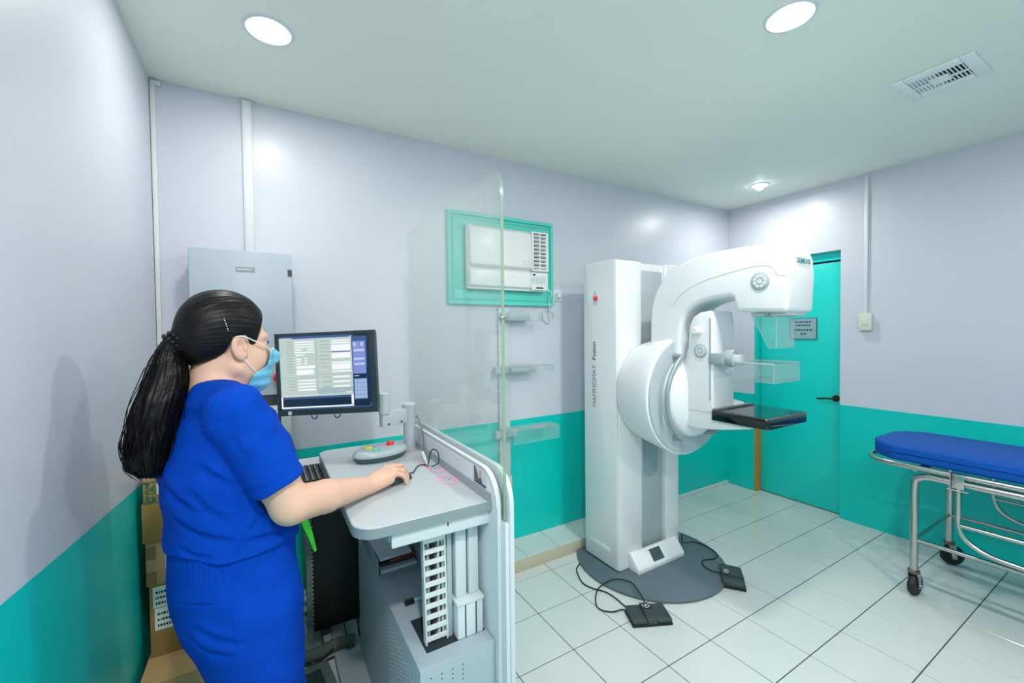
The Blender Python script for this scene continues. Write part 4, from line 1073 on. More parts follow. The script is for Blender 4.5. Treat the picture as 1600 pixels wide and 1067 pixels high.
# ------------------------------------------------------------------ stretcher along the right wall
st = thing('stretcher_trolley', (-0.5, -2.35, 0.0), 'steel tube hospital stretcher on castors along the right wall', 'stretcher')
SX0, SX1, SY0, SY1 = -0.790, -0.185, -1.345, -3.15
loop = [(p[0], p[1], 0.722) for p in rrect(SX0, SX1, SY1, SY0, 0.16, 8)]
obj('top_rail', MB().tube(loop, 0.0145, n=12, closed=True), CHROME, st)
for y in (-1.62, -2.0, -2.4, -2.8):
    obj('cross_slat', MB().box(SX0 + 0.01, SX1 - 0.01, y - 0.02, y + 0.02, 0.728, 0.734), CHROME, st, bevel=0.001)
for k, x in enumerate((SX0 + 0.003, SX1 - 0.003)):
    p = spline([(x, -1.585, 0.125), (x, -1.585, 0.40), (x, -1.585, 0.62), (x, -1.60, 0.665), (x, -1.645, 0.684)], 6)
    q = spline([(x, -2.86, 0.684), (x, -2.90, 0.665), (x, -2.915, 0.62), (x, -2.915, 0.40), (x, -2.915, 0.125)], 6)
    obj('leg_frame', MB().tube(p + q, 0.0185, n=12), CHROME, st)
    obj('stretcher_bar', MB().tube([(x, -1.585, 0.318), (x, -2.915, 0.318)], 0.011, n=10), CHROME, st)
    for y in (-1.66, -2.85):
        obj('rail_bolt', MB().cyl((x - 0.018, y + 0.07, 0.712), (x + 0.018, y + 0.07, 0.712), 0.009, n=14), CHROME, st)
    for y in (-1.585, -2.915):
        cs = obj('castor', MB().lathe([(0.020, 0.125), (0.026, 0.132), (0.027, 0.146), (0.020, 0.150), (0.001, 0.150)], (x, y, 0), 'z', 20), mat('castor_bronze', (120, 110, 96), rough=0.35, metal=0.8), st)
        dy = -0.016
        Mr = Matrix.Translation((x, y, 0)) @ Matrix.Rotation(((1.50, 0.80), (0.3, 1.1))[0 if y > -2 else 1][k], 4, 'Z') @ Matrix.Translation((-x, -y, 0))
        for s in (-1, 1):
            obj('castor_fork', MB().prism([(y - 0.022, 0.135), (y + 0.016, 0.135), (y + dy + 0.012, 0.045), (y + dy - 0.012, 0.045)], x + s * 0.022 - 0.002, x + s * 0.022 + 0.002, 'x').tf(Mr), CHROME, cs)
        obj('castor_wheel', MB().lathe([(0.001, -0.017), (0.03, -0.017), (0.056, -0.015), (0.061, -0.008), (0.0615, 0.0), (0.061, 0.008), (0.056, 0.015), (0.03, 0.017), (0.001, 0.017)], (x, y + dy, 0.0620), 'x', 32).tf(Mr), RUBBER, cs)
        obj('axle_bolt', MB().cyl((x - 0.034, y + dy, 0.062), (x + 0.034, y + dy, 0.062), 0.008, n=10).tf(Mr), CHROME, cs)
for y in (-1.585, -2.915):
    obj('cross_bar', MB().tube([(SX0, y, 0.318), (SX1, y, 0.318)], 0.009, n=10), CHROME, st)
for k, x in enumerate((SX0 - 0.026, SX1 + 0.026)):
    cl_ = obj('rail_clamp', MB().box(x - 0.012, x + 0.022, -1.785, -1.738, 0.664, 0.740), CHROME, st, bevel=0.003)
    obj('clamp_plate', MB().box(x - 0.016, x + 0.018, -1.737, -1.733, 0.648, 0.742), CHROME, cl_)
    obj('clamp_pin', MB().cyl((x - 0.010, -1.80, 0.655), (x - 0.010, -1.722, 0.655), 0.004, n=8), CHROME, cl_)
    path = spline([(x, -1.762, 0.665), (x, -1.762, 0.56), (x, -1.764, 0.48), (x, -1.79, 0.41), (x, -1.85, 0.37), (x, -1.95, 0.352), (x, -2.2, 0.347), (x, -2.5, 0.352), (x, -2.6, 0.38), (x, -2.64, 0.45), (x, -2.645, 0.56), (x, -2.645, 0.665)], 6)
    sr_ = obj('side_rail', MB().tube(path, 0.0125, n=12), CHROME, st)
    for z in (0.474,):
        obj('side_rail_bar', MB().tube([(x, -1.765, z), (x, -2.643, z)], 0.010, n=10), CHROME, sr_)
mt = thing('stretcher_mattress', (-0.49, -2.3, 0.735), 'royal blue vinyl mattress on the steel stretcher', 'mattress')
MATM = mat('blue_vinyl', (2, 80, 172), rough=0.55, spec=0.22, var=0.04, vscale=6, bump=0.08, bscale=80)
mo_ = [(-0.765, -1.47), (-0.70, -1.385), (-0.62, -1.350), (-0.36, -1.350), (-0.28, -1.385), (-0.21, -1.47), (-0.21, -3.10), (-0.765, -3.10)]
obj('pad', MB().prism([(a, b) for a, b in mo_], 0.7365, 0.822, 'z'), MATM, mt, bevel=0.014, seg=4, ang=20, sang=60)
pipe = [(a, b, 0.780) for a, b in [(p[0] * 1.0, p[1]) for p in mo_]]
obj('seam', MB().tube(pipe, 0.003, n=6, closed=True), mat('blue_vinyl_seam', (10, 64, 150), rough=0.45), mt)
# ------------------------------------------------------------------ the woman at the workstation (signed-distance sculpting, surface nets)
def surface_nets(f, lo, hi, h):
    lo = np.array(lo, float); hi = np.array(hi, float)
    c = 4
    nc = np.ceil((hi - lo) / (h * c)).astype(int)
    n = nc * c + 1
    ax = [lo[i] + h * c * np.arange(nc[i] + 1) for i in range(3)]
    g = np.stack(np.meshgrid(*ax, indexing='ij'), -1).reshape(-1, 3)
    d = f(g).reshape(nc + 1)
    thr = h * c * 1.75 * 1.35
    near = np.abs(d) < thr
    act = np.zeros(nc, bool)
    for i in (0, 1):
        for j in (0, 1):
            for k in (0, 1):
                act |= near[i:nc[0] + i, j:nc[1] + j, k:nc[2] + k]
    sgn = np.where(d[:-1, :-1, :-1] < 0, -1.0, 1.0).astype(np.float32)
    G = np.ones(n, np.float32)
    big = np.repeat(np.repeat(np.repeat(sgn, c, 0), c, 1), c, 2)
    G[:-1, :-1, :-1] = big
    am = np.repeat(np.repeat(np.repeat(act, c, 0), c, 1), c, 2)
    A = np.zeros(n, bool)
    for i in (0, 1):
        for j in (0, 1):
            for k in (0, 1):
                A[i:n[0] - 1 + i, j:n[1] - 1 + j, k:n[2] - 1 + k] |= am
    idx = np.argwhere(A)
    val = np.empty(len(idx), np.float32)
    for s in range(0, len(idx), 400000):
        val[s:s + 400000] = f(lo + h * idx[s:s + 400000])
    G[A] = val
    ins = G < 0
    cnt = np.zeros(n - 1, np.int8)
    for i in (0, 1):
        for j in (0, 1):
            for k in (0, 1):
                cnt += ins[i:n[0] - 1 + i, j:n[1] - 1 + j, k:n[2] - 1 + k]
    cells = np.argwhere((cnt > 0) & (cnt < 8))
    vid = np.full(n - 1, -1, np.int64)
    vid[tuple(cells.T)] = np.arange(len(cells))
    acc = np.zeros((len(cells), 3)); num = np.zeros(len(cells))
    offs = [(i, j, k) for i in (0, 1) for j in (0, 1) for k in (0, 1)]
    vals = {o: G[cells[:, 0] + o[0], cells[:, 1] + o[1], cells[:, 2] + o[2]] for o in offs}
    for a in offs:
        for axn in range(3):
            if a[axn]:
                continue
            b = list(a); b[axn] = 1; b = tuple(b)
            va, vb = vals[a], vals[b]
            m = (va < 0) != (vb < 0)
            t = np.where(m, va / np.where(m, va - vb, 1), 0)
            p = np.array(a, float)[None].repeat(len(cells), 0)
            p[:, axn] += t
            acc[m] += p[m]; num[m] += 1
    V = lo + h * (cells + acc / num[:, None])
    F = []
    for axn in range(3):
        u, v = (axn + 1) % 3, (axn + 2) % 3
        sl0 = [slice(None)] * 3; sl1 = [slice(None)] * 3
        sl0[axn] = slice(0, -1); sl1[axn] = slice(1, None)
        a_, b_ = ins[tuple(sl0)], ins[tuple(sl1)]
        e = np.argwhere(a_ != b_)
        ok = (e[:, u] > 0) & (e[:, v] > 0) & (e[:, u] < n[u] - 1) & (e[:, v] < n[v] - 1)
        e = e[ok]
        flip = a_[tuple(e.T)]
        q = []
        for du, dv in ((-1, -1), (0, -1), (0, 0), (-1, 0)):
            cidx = e.copy(); cidx[:, u] += du; cidx[:, v] += dv
            q.append(vid[tuple(cidx.T)])
        q = np.stack(q, 1)
        q[~flip] = q[~flip][:, ::-1]
        F.append(q)
    F = np.concatenate(F)
    F = F[(F >= 0).all(1)]
    return V, F

def np_mesh(name, V, F, m, smooth=True):
    me = bpy.data.meshes.new(name)
    me.vertices.add(len(V)); me.vertices.foreach_set('co', V.astype(np.float32).ravel())
    me.loops.add(F.size); me.loops.foreach_set('vertex_index', F.astype(np.int32).ravel())
    me.polygons.add(len(F))
    me.polygons.foreach_set('loop_start', np.arange(0, F.size, 4, dtype=np.int32))
    me.polygons.foreach_set('loop_total', np.full(len(F), 4, np.int32))
    me.update(calc_edges=True); me.validate()
    if smooth:
        me.polygons.foreach_set('use_smooth', np.ones(len(me.polygons), bool))
    me.materials.append(m)
    return me

def relax(V, F, it=2, lam=0.5):
    for _ in range(it):
        S = np.zeros_like(V); N = np.zeros(len(V))
        for a in range(4):
            i, j = F[:, a], F[:, (a + 1) % 4]
            np.add.at(S, i, V[j]); np.add.at(N, i, 1); np.add.at(S, j, V[i]); np.add.at(N, j, 1)
        V = V + lam * (S / np.maximum(N, 1)[:, None] - V)
    return V

def rc(p, a, b, ra, rb):
    a = np.asarray(a, float); b = np.asarray(b, float)
    ba = b - a; pa = p - a
    t = np.clip(pa @ ba / (ba @ ba), 0, 1)
    return np.linalg.norm(pa - t[:, None] * ba, axis=1) - (ra + (rb - ra) * t)
def el(p, c, r, R=None):
    q = p - np.asarray(c, float)
    if R is not None:
        q = q @ R
    r = np.asarray(r, float)
    k0 = np.linalg.norm(q / r, axis=1); k1 = np.linalg.norm(q / (r * r), axis=1)
    return k0 * (k0 - 1) / np.maximum(k1, 1e-9)
def smin(a, b, k):
    h_ = np.clip(0.5 + 0.5 * (b - a) / k, 0, 1)
    return b + (a - b) * h_ - k * h_ * (1 - h_)
def smax(a, b, k):
    return -smin(-a, -b, k)
def rotz(a):
    c, s = math.cos(a), math.sin(a)
    return np.array([[c, -s, 0], [s, c, 0], [0, 0, 1]])
def roty(a):
    c, s = math.cos(a), math.sin(a)
    return np.array([[c, 0, s], [0, 1, 0], [-s, 0, c]])
rng = np.random.RandomState(3)
WV = [(rng.normal(size=3), rng.uniform(0, 6.28)) for _ in range(14)]
def wob(p, scale, seed=0):
    out = 0
    for k in range(5):
        d, ph = WV[(k + seed) % 14]
        d = d / np.linalg.norm(d)
        out = out + np.sin((p @ d) * (6.283 / scale) * (0.7 + 0.25 * k) + ph)
    return out / 5

TH = math.radians(15)
PO = np.array([-3.97, -1.08, 0.0])
def w2l(x, y, z):
    q = np.array([x, y, z]) - PO
    return np.array([q[0] * math.cos(TH) + q[1] * math.sin(TH), -q[0] * math.sin(TH) + q[1] * math.cos(TH), q[2]])

# outer (clothed) trunk profile: z -> back x, front x, half width
ZT = np.array([0.55, 0.62, 0.70, 0.78, 0.86, 0.92, 0.98, 1.04, 1.10, 1.16, 1.22, 1.28, 1.33, 1.37])
XBK = np.array([-0.055, -0.075, -0.108, -0.134, -0.143, -0.140, -0.138, -0.140, -0.146, -0.148, -0.136, -0.118, -0.098, -0.080])
XFR = np.array([0.130, 0.134, 0.140, 0.144, 0.146, 0.143, 0.140, 0.140, 0.146, 0.146, 0.130, 0.098, 0.060, 0.030])
WID = np.array([0.175, 0.184, 0.190, 0.190, 0.184, 0.176, 0.168, 0.166, 0.170, 0.176, 0.174, 0.160, 0.120, 0.070])
def trunk(p, off=0.0):
    z = np.clip(p[:, 2], ZT[0], ZT[-1])
    b = np.interp(z, ZT, XBK) - off; f_ = np.interp(z, ZT, XFR) + off; w_ = np.interp(z, ZT, WID) + off
    cx = (b + f_) / 2; a = (f_ - b) / 2
    k = ((np.abs(p[:, 0] - cx) / a) ** 2.3 + (np.abs(p[:, 1]) / w_) ** 2.3) ** (1 / 2.3)
    d = (k - 1) * np.minimum(a, w_) * 0.9
    return d
S_R = np.array([-0.020, -0.160, 1.312]); E_R = np.array([0.088, -0.192, 1.066]); W_R = w2l(-3.602, -1.058, 1.013)
S_L = np.array([-0.020, 0.160, 1.312]); E_L = np.array([-0.02, 0.205, 1.05]); W_L = np.array([0.075, 0.200, 0.83])
HO = np.array([0.0, 0.0, 1.465]); HYAW = math.radians(9)
RH = rotz(HYAW)
def hp(p):
    return (p - HO) @ RH
hfw = np.array([math.cos(TH) * 0.862 + math.sin(TH) * 0.507, -math.sin(TH) * 0.862 + math.cos(TH) * 0.507, 0])
hlf = np.array([-hfw[1], hfw[0], 0])
UP = np.array([0, 0, 1.0])

def hand_sdf(p, W, f_, l_, up, rest=True):
    c = W + f_ * 0.052 + up * 0.014
    R = np.stack([f_, l_, up], 1)
    d = el(p, c, (0.052, 0.040, 0.0175), R)
    d = smin(d, rc(p, W, W + f_ * 0.04 + up * 0.008, 0.027, 0.026), 0.02)
    d = smin(d, rc(p, W + f_ * 0.018 - l_ * 0.018, W + f_ * 0.06 - l_ * 0.027 + up * 0.002, 0.018, 0.014), 0.012)
    fin = []
    spec = [(0.027, 0.094, 0.024, (0.043, 0.026, 0.020), (8, 30, 52), 0.24), (0.008, 0.099, 0.027, (0.046, 0.028, 0.021), (10, 38, 64), 0.04),
            (-0.011, 0.093, 0.023, (0.040, 0.026, 0.019), (20, 50, 78), -0.10), (-0.028, 0.083, 0.016, (0.030, 0.019, 0.016), (24, 52, 80), -0.22)]
    for lo_, fo, zo, L, A, sp in spec:
        pts = [W + f_ * fo + l_ * lo_ + up * zo]
        dr_ = f_ * math.cos(sp) + l_ * math.sin(sp)
        for q, a in zip(L, A):
            a = math.radians(a)
            pts.append(pts[-1] + q * (dr_ * math.cos(a) - up * math.sin(a)))
        rr = [0.0100, 0.0094, 0.0086, 0.0076] if lo_ > -0.02 else [0.0088, 0.0082, 0.0076, 0.0068]
        df = rc(p, W + f_ * 0.05 + l_ * lo_ * 0.8 + up * 0.014, pts[0], 0.010, rr[0])
        for k in range(3):
            df = smin(df, rc(p, pts[k], pts[k + 1], rr[k], rr[k + 1]), 0.004)
        fin.append(df)
    t0 = W + f_ * 0.022 + l_ * 0.022 + up * 0.004; t1 = W + f_ * 0.062 + l_ * 0.046 + up * 0.002; t2 = W + f_ * 0.090 + l_ * 0.048 - up * 0.008; t3 = W + f_ * 0.112 + l_ * 0.040 - up * 0.012
    th = smin(rc(p, t0, t1, 0.017, 0.0125), smin(rc(p, t1, t2, 0.0120, 0.0105), rc(p, t2, t3, 0.0105, 0.0082), 0.003), 0.006)
    out = d
    for df in fin + [th]:
        out = np.minimum(out, smin(d, df, 0.009))
    return out

def head_sdf(p):
    q = hp(p)
    ya = np.abs(q[:, 1])
    qa = np.stack([q[:, 0], ya, q[:, 2]], 1)
    d = el(q, (-0.012, 0, 0.053), (0.094, 0.073, 0.090))
    d = smin(d, el(q, (0.030, 0, -0.028), (0.062, 0.058, 0.086)), 0.03)
    d = smin(d, el(qa, (0.045, 0.030, -0.030), (0.038, 0.034, 0.040)), 0.02)
    d = smin(d, rc(qa, (0.0, 0.052, -0.055), (0.060, 0.018, -0.094), 0.018, 0.020), 0.03)
    d = smin(d, rc(q, (0.066, 0, -0.096), (0.05, 0, -0.098), 0.018, 0.022), 0.02)
    d = smin(d, el(qa, (0.070, 0.024, 0.030), (0.018, 0.030, 0.012)), 0.015)
    d = smax(d, -el(qa, (0.094, 0.031, 0.010), (0.018, 0.017, 0.012)), 0.010)
    d = smin(d, el(qa, (0.073, 0.031, 0.009), (0.012, 0.015, 0.012)), 0.004)
    d = smin(d, rc(q, (0.088, 0, 0.016), (0.106, 0, -0.024), 0.007, 0.012), 0.012)
    d = smin(d, el(q, (0.086, 0, -0.056), (0.012, 0.024, 0.007)), 0.006)
    d = smin(d, el(q, (0.084, 0, -0.067), (0.012, 0.021, 0.007)), 0.005)
    # ear
    Re = roty(math.radians(-12)) @ np.eye(3)
    e = el(qa, (-0.002, 0.076, 0.000), (0.0185, 0.0080, 0.0330), Re)
    e = smax(e, -el(qa, (0.002, 0.0850, 0.004), (0.0112, 0.0130, 0.0215), Re), 0.002)
    e = smin(e, el(qa, (0.010, 0.079, -0.002), (0.004, 0.004, 0.008)), 0.003)
    d = smin(d, e, 0.005)
    return d

def near(p, c, r, fn):
    """fn only evaluated inside a ball; outside, a safe distance"""
    dd = np.linalg.norm(p - np.asarray(c), axis=1) - r
    out = dd + 0.03
    m = dd < 0
    if m.any():
        out[m] = np.minimum(fn(p[m]), 1.0)
    return out

def body_sdf(p):
    d = trunk(p, -0.018)
    d = smax(d, p[:, 2] - 1.36, 0.03)
    d = smin(d, rc(p, (-0.045, 0, 1.30), (-0.022, 0, 1.43), 0.064, 0.056), 0.03)
    d = smin(d, rc(p, (0.0, 0, 1.32), (0.020, 0, 1.39), 0.045, 0.040), 0.03)
    for S, E, W in ((S_R, E_R, W_R), (S_L, E_L, W_L)):
        d = smin(d, rc(p, (-0.04, np.sign(S[1]) * 0.05, 1.335), S, 0.045, 0.050), 0.03)
        a = rc(p, S, E, 0.052, 0.047)
        m = E * 0.62 + W * 0.38
        a = smin(a, rc(p, E, m, 0.047, 0.0445), 0.015)
        a = smin(a, rc(p, m, W, 0.0445, 0.0275), 0.01)
        d = smin(d, a, 0.012)
    d = np.minimum(d, smin(d, near(p, W_R + hfw * 0.08, 0.15, lambda q: hand_sdf(q, W_R, hfw, hlf, UP)), 0.006))
    df = np.array([0.35, 0.0, -0.94]); df /= np.linalg.norm(df)
    d = np.minimum(d, smin(d, near(p, W_L + df * 0.08, 0.15, lambda q: hand_sdf(q, W_L, df, np.array([0.94, 0.0, 0.35]), np.array([0, 1.0, 0]))), 0.006))
    d = np.minimum(d, smin(d, near(p, HO + np.array([0, 0, 0.02]), 0.20, head_sdf), 0.015))
    for s in (-1, 1):
        lg = smin(rc(p, (0.03, s * 0.088, 0.80), (0.055, s * 0.088, 0.46), 0.088, 0.058), rc(p, (0.055, s * 0.088, 0.46), (0.02, s * 0.09, 0.09), 0.056, 0.038), 0.02)
        lg = smin(lg, rc(p, (0.0, s * 0.09, 0.045), (0.14, s * 0.105, 0.03), 0.033, 0.025), 0.02)
        d = smin(d, lg, 0.03)
    return d

def folds(p):
    q = p + 0.012 * np.stack([wob(p, 0.16, 1), wob(p, 0.16, 3), wob(p, 0.16, 6)], 1)
    a = np.abs(np.sin(q @ np.array([20.0, 10.0, 34.0]) + 1.5 * wob(p, 0.25, 2)))
    b = np.abs(np.sin(q @ np.array([-26.0, 6.0, 22.0]) + 1.2 * wob(p, 0.3, 5) + 1))
    return 0.0068 * (a ** 2 * (0.5 + 0.5 * wob(p, 0.3, 8)) + 0.6 * b ** 2 * (0.5 - 0.5 * wob(p, 0.3, 4)) - 0.35) + 0.0016 * wob(p, 0.07, 2)
# drawn creases: polyline on the cloth, depth, width (a groove with a soft ridge above it)
CREASE = [([(-0.13, -0.091, 1.061), (-0.111, -0.121, 1.044), (-0.091, -0.141, 1.029), (-0.041, -0.167, 1.007)], 0.0085, 0.010),
          ([(-0.002, -0.172, 0.999), (0.027, -0.17, 0.994), (0.055, -0.164, 0.993), (0.10, -0.14, 1.00)], 0.0085, 0.009),
          ([(-0.128, -0.107, 1.113), (-0.114, -0.125, 1.099), (-0.098, -0.14, 1.085)], 0.006, 0.010),
          ([(-0.089, -0.152, 1.191), (-0.075, -0.163, 1.173), (-0.058, -0.172, 1.16), (-0.032, -0.176, 1.134)], 0.008, 0.011),
          ([(-0.142, -0.077, 1.147), (-0.135, -0.093, 1.126), (-0.116, -0.122, 1.091)], 0.007, 0.012),
          ([(-0.105, -0.139, 1.138), (-0.084, -0.151, 1.09), (-0.05, -0.165, 1.06)], 0.007, 0.012),
          ([(0.022, -0.171, 1.062), (0.014, -0.17, 1.032), (-0.007, -0.171, 1.016)], 0.006, 0.010),
          ([(-0.122, -0.103, 0.997), (-0.102, -0.131, 0.984), (-0.075, -0.154, 0.976)], 0.005, 0.007),
          ([(-0.03, -0.205, 1.30), (-0.035, -0.222, 1.25), (-0.02, -0.240, 1.20)], 0.005, 0.010),
          ([(0.045, -0.200, 1.29), (0.062, -0.225, 1.23), (0.075, -0.240, 1.17)], 0.005, 0.010)]
PCREASE = [([(-0.139, -0.054, 0.868), (-0.12, -0.112, 0.872), (-0.089, -0.152, 0.873), (-0.049, -0.175, 0.871)], 0.0032, 0.004),
           ([(-0.049, -0.175, 0.871), (-0.046, -0.18, 0.828), (-0.04, -0.184, 0.781)], 0.0028, 0.004),
           ([(0.037, -0.172, 0.93), (0.049, -0.175, 0.883), (0.047, -0.179, 0.849), (0.034, -0.185, 0.819), (0.019, -0.188, 0.799)], 0.0055, 0.005),
           ([(0.012, -0.174, 0.931), (0.014, -0.184, 0.863), (0.015, -0.19, 0.786), (0.016, -0.19, 0.708)], 0.0025, 0.004),
           ([(-0.078, -0.134, 0.695), (-0.036, -0.18, 0.71), (0.016, -0.19, 0.706), (0.083, -0.168, 0.684)], 0.004, 0.006),
           ([(-0.111, -0.121, 0.786), (-0.086, -0.149, 0.757), (-0.045, -0.179, 0.744)], 0.006, 0.009),
           ([(-0.101, -0.139, 0.813), (-0.07, -0.169, 0.785), (-0.023, -0.188, 0.766)], 0.005, 0.010),
           ([(0.066, -0.174, 0.818), (0.072, -0.175, 0.749), (0.075, -0.174, 0.697)], 0.005, 0.010)]
def creases(p, lst):
    out = np.zeros(len(p))
    up_ = np.array([0, 0, 1.0])
    for pts, dp, wd_ in lst:
        P_ = np.array(pts); n_s = len(P_) - 1
        c_ = P_.mean(0); rad = np.linalg.norm(P_ - c_, axis=1).max() + 4 * wd_
        m = np.linalg.norm(p - c_, axis=1) < rad
        if not m.any():
            continue
        q = p[m]
        for sh_, am, ww in ((0.0, 1.0, wd_), (1.7 * wd_, -0.5, wd_ * 1.25)):
            best = np.full(len(q), 9.0); tt = np.zeros(len(q))
            for k in range(n_s):
                a = P_[k] + up_ * sh_; ba = P_[k + 1] - P_[k]
                t = np.clip((q - a) @ ba / (ba @ ba), 0, 1)
                dd = np.linalg.norm(q - a - t[:, None] * ba, axis=1)
                u_ = dd < best
                best[u_] = dd[u_]; tt[u_] = (k + t[u_]) / n_s
            fade = np.sin(np.pi * np.clip(tt * 0.8 + 0.1, 0, 1)) ** 0.7
            out[m] += am * dp * fade * np.exp(-(best / ww) ** 2)
    return np.clip(out, -0.008, 0.0095)

def shirt_sdf(p):
    z = p[:, 2]
    flare = np.clip((1.02 - z) / 0.10, 0, 1) * 0.008
    d = trunk(p, 0.004) - flare
    d = smax(d, z - 1.352 - 0.01, 0.02)
    axn_all = None
    for S, E in ((S_R, E_R), (S_L, E_L)):
        sg_ = np.sign(S[1])
        d = smin(d, rc(p, (-0.040, sg_ * 0.050, 1.338), S + np.array([0, 0, 0.006]), 0.052, 0.062), 0.03)
        ax_ = (E - S) / np.linalg.norm(E - S)
        end = S + (E - S) * 0.76
        sl = rc(p, S, S + (E - S) * 1.02, 0.066, 0.067)
        sl = smax(sl, (p - end) @ ax_, 0.004)
        d = smin(d, sl, 0.009)
        axl = (p - S) @ ax_; ln = np.linalg.norm(E - S) * 0.76
        nr = np.clip(1 - np.abs(sl) / 0.02, 0, 1)
        d = d + nr * (0.0022 * np.exp(-((axl - ln + 0.024) / 0.0036) ** 2) + 0.0026 * np.exp(-((axl + 0.004) / 0.0040) ** 2))
    d = d - folds(p) + creases(p, CREASE)
    hem = 0.962 + 0.006 * np.sin(np.arctan2(p[:, 1], p[:, 0]) * 5 + 1) - 0.012 * np.clip(p[:, 0] / 0.15, -1, 1)
    d = smax(d, hem - z, 0.003)
    # hollow inside
    inn = trunk(p, -0.013)
    inn = np.maximum(inn, z - 1.30)
    for S, E in ((S_R, E_R), (S_L, E_L)):
        inn = np.minimum(inn, rc(p, S + (E - S) * 0.35, E + (E - S) * 0.4, 0.0545, 0.0585))
    d = smax(d, -inn, 0.003)
    # neck opening
    d = smax(d, -rc(p, (-0.036, 0, 1.30), (-0.016, 0, 1.52), 0.0665, 0.072), 0.004)
    d = smax(d, -rc(p, (0.075, 0, 1.26), (0.01, 0, 1.40), 0.008, 0.055), 0.004)
    return d

def pants_sdf(p):
    z = p[:, 2]
    d = trunk(p, 0.0)
    d = smax(d, 0.60 - z, 0.05)
    for s in (-1, 1):
        lg = rc(p, (0.030, s * 0.090, 0.78), (0.046, s * 0.092, 0.50), 0.104, 0.092)
        lg = smin(lg, rc(p, (0.046, s * 0.092, 0.50), (0.02, s * 0.093, 0.05), 0.092, 0.085), 0.03)
        d = smin(d, lg, 0.035)
    ang_ = np.arctan2(p[:, 1], p[:, 0] - 0.01)
    wb = np.clip((z - 0.89) / 0.06, 0, 1)
    d = d - 0.0014 * np.sin(ang_ * 78 + 3 * wob(p, 0.08, 3)) * wb
    d = d - folds(p * np.array([1, 1, 0.8])) * (1 - wb) * 0.55
    d = d + creases(p, PCREASE)
    d = smax(d, z - 0.985, 0.004)
    d = smax(d, 0.045 - z, 0.004)
    inn = trunk(p, -0.015)
    for s in (-1, 1):
        inn = np.minimum(inn, rc(p, (0.055, s * 0.09, 0.46), (0.02, s * 0.093, -0.1), 0.069, 0.069))
    d = smax(d, -inn, 0.003)
    return d

XLW = np.array([-0.14, -0.10, -0.075, -0.045, -0.028, -0.016, 0.018, 0.026, 0.034, 0.044, 0.052, 0.064, 0.076, 0.086, 0.10])
ZLW = np.array([-0.060, -0.050, -0.040, -0.026, -0.010, 0.030, 0.036, 0.016, 0.004, 0.008, 0.032, 0.062, 0.090, 0.125, 0.16])
TIE = np.array([-0.112, 0.0, 0.020])
def hair_sdf(p):
    q = hp(p)
    d = el(q, (-0.012, 0, 0.054), (0.104, 0.0825, 0.1015))
    d = smin(d, el(q, (-0.070, 0, 0.010), (0.042, 0.055, 0.055)), 0.03)
    d = smin(d, rc(q, (-0.08, 0, 0.02), TIE, 0.045, 0.022), 0.02)
    a = np.arctan2(q[:, 1], q[:, 2] - 0.01)
    g_ = np.sin(a * 46 + 2.2 * wob(q, 0.09, 4)) * 0.5 + np.sin(a * 83 + 3 * wob(q, 0.07, 7)) * 0.5
    d = d - 0.0007 * g_ - 0.0012 * wob(q, 0.07, 3)
    zl = np.interp(q[:, 0], XLW, ZLW) + 0.002 * g_
    lim = (zl - q[:, 2]) * 0.6
    # keep hair only outside the skull so the face stays clear
    d = smax(d, lim, 0.006)
    return d

def mask_sdf(p):
    q = hp(p)
    base = smin(el(q, (0.034, 0, -0.030), (0.070, 0.066, 0.092)), rc(q, (0.092, 0, 0.0), (0.113, 0, -0.030), 0.010, 0.018), 0.02)
    base = smin(base, rc(q, (0.06, 0, -0.098), (0.075, 0, -0.09), 0.028, 0.026), 0.02)
    base = smin(base, head_sdf(p) - 0.006, 0.006)
    pleat = 0.0012 * np.sin(q[:, 2] * 230)
    shell = np.abs(base - 0.0015 - pleat) - 0.0022
    # outline: from beside the nose down the cheek, back to the jaw, under the chin
    xb = np.interp(q[:, 2], [-0.126, -0.095, -0.070, -0.062, -0.052, -0.035, -0.012, 0.0], [0.016, 0.026, 0.032, 0.050, 0.068, 0.078, 0.084, 0.087])
    cut = np.maximum((xb - q[:, 0]) * 0.8, q[:, 2] + 0.006)
    cut = np.maximum(cut, -0.124 - q[:, 2])
    return np.maximum(shell, cut)

SKIN = mat('skin_warm', (224, 182, 160), rough=0.48, spec=0.35, var=0.03, vscale=30)
SCRUB = mat('scrub_royal_blue', (0, 66, 180), rough=0.85, spec=0.10, var=0.05, vscale=14, bump=0.25, bscale=900)
HAIR = mat('hair_black', (7, 8, 10), rough=0.44, spec=0.26, bump=0.12, bscale=420)
MASKM = mat('mask_sky_blue', (116, 194, 226), rough=0.7, var=0.08, vscale=40)
def sculpt(name, f, lo, hi, h, m, parent=None, it=1, **kw):
    V, F = surface_nets(f, lo, hi, h)
    if it:
        V = relax(V, F, it)
    me = np_mesh(name, V, F, m)
    o = bpy.data.objects.new(name, me)
    COL.objects.link(o)
    o.location = PO; o.rotation_euler = (0, 0, TH)
    return setup(o, parent, **kw)
person = sculpt('person', body_sdf, (-0.20, -0.28, 0.0), (0.62, 0.28, 1.64), 0.0032, SKIN, it=1,
                label='woman in blue scrubs and face mask standing at the workstation, hand on a mouse', cat='person')
pl = dict(parent=person)
shirt = sculpt('scrub_top', shirt_sdf, (-0.19, -0.30, 0.90), (0.22, 0.30, 1.42), 0.0036, SCRUB, it=1, **pl)
pants = sculpt('scrub_trousers', pants_sdf, (-0.20, -0.24, 0.02), (0.22, 0.24, 1.01), 0.0042, SCRUB, it=1, **pl)
hair = sculpt('hair', hair_sdf, (-0.16, -0.11, 1.36), (0.13, 0.11, 1.66), 0.0026, HAIR, it=0, label='black hair pulled back', **pl)
mask_o = sculpt('face_mask', mask_sdf, (0.0, -0.10, 1.32), (0.15, 0.10, 1.50), 0.0020, MASKM, it=1, label='light blue surgical mask', **pl)

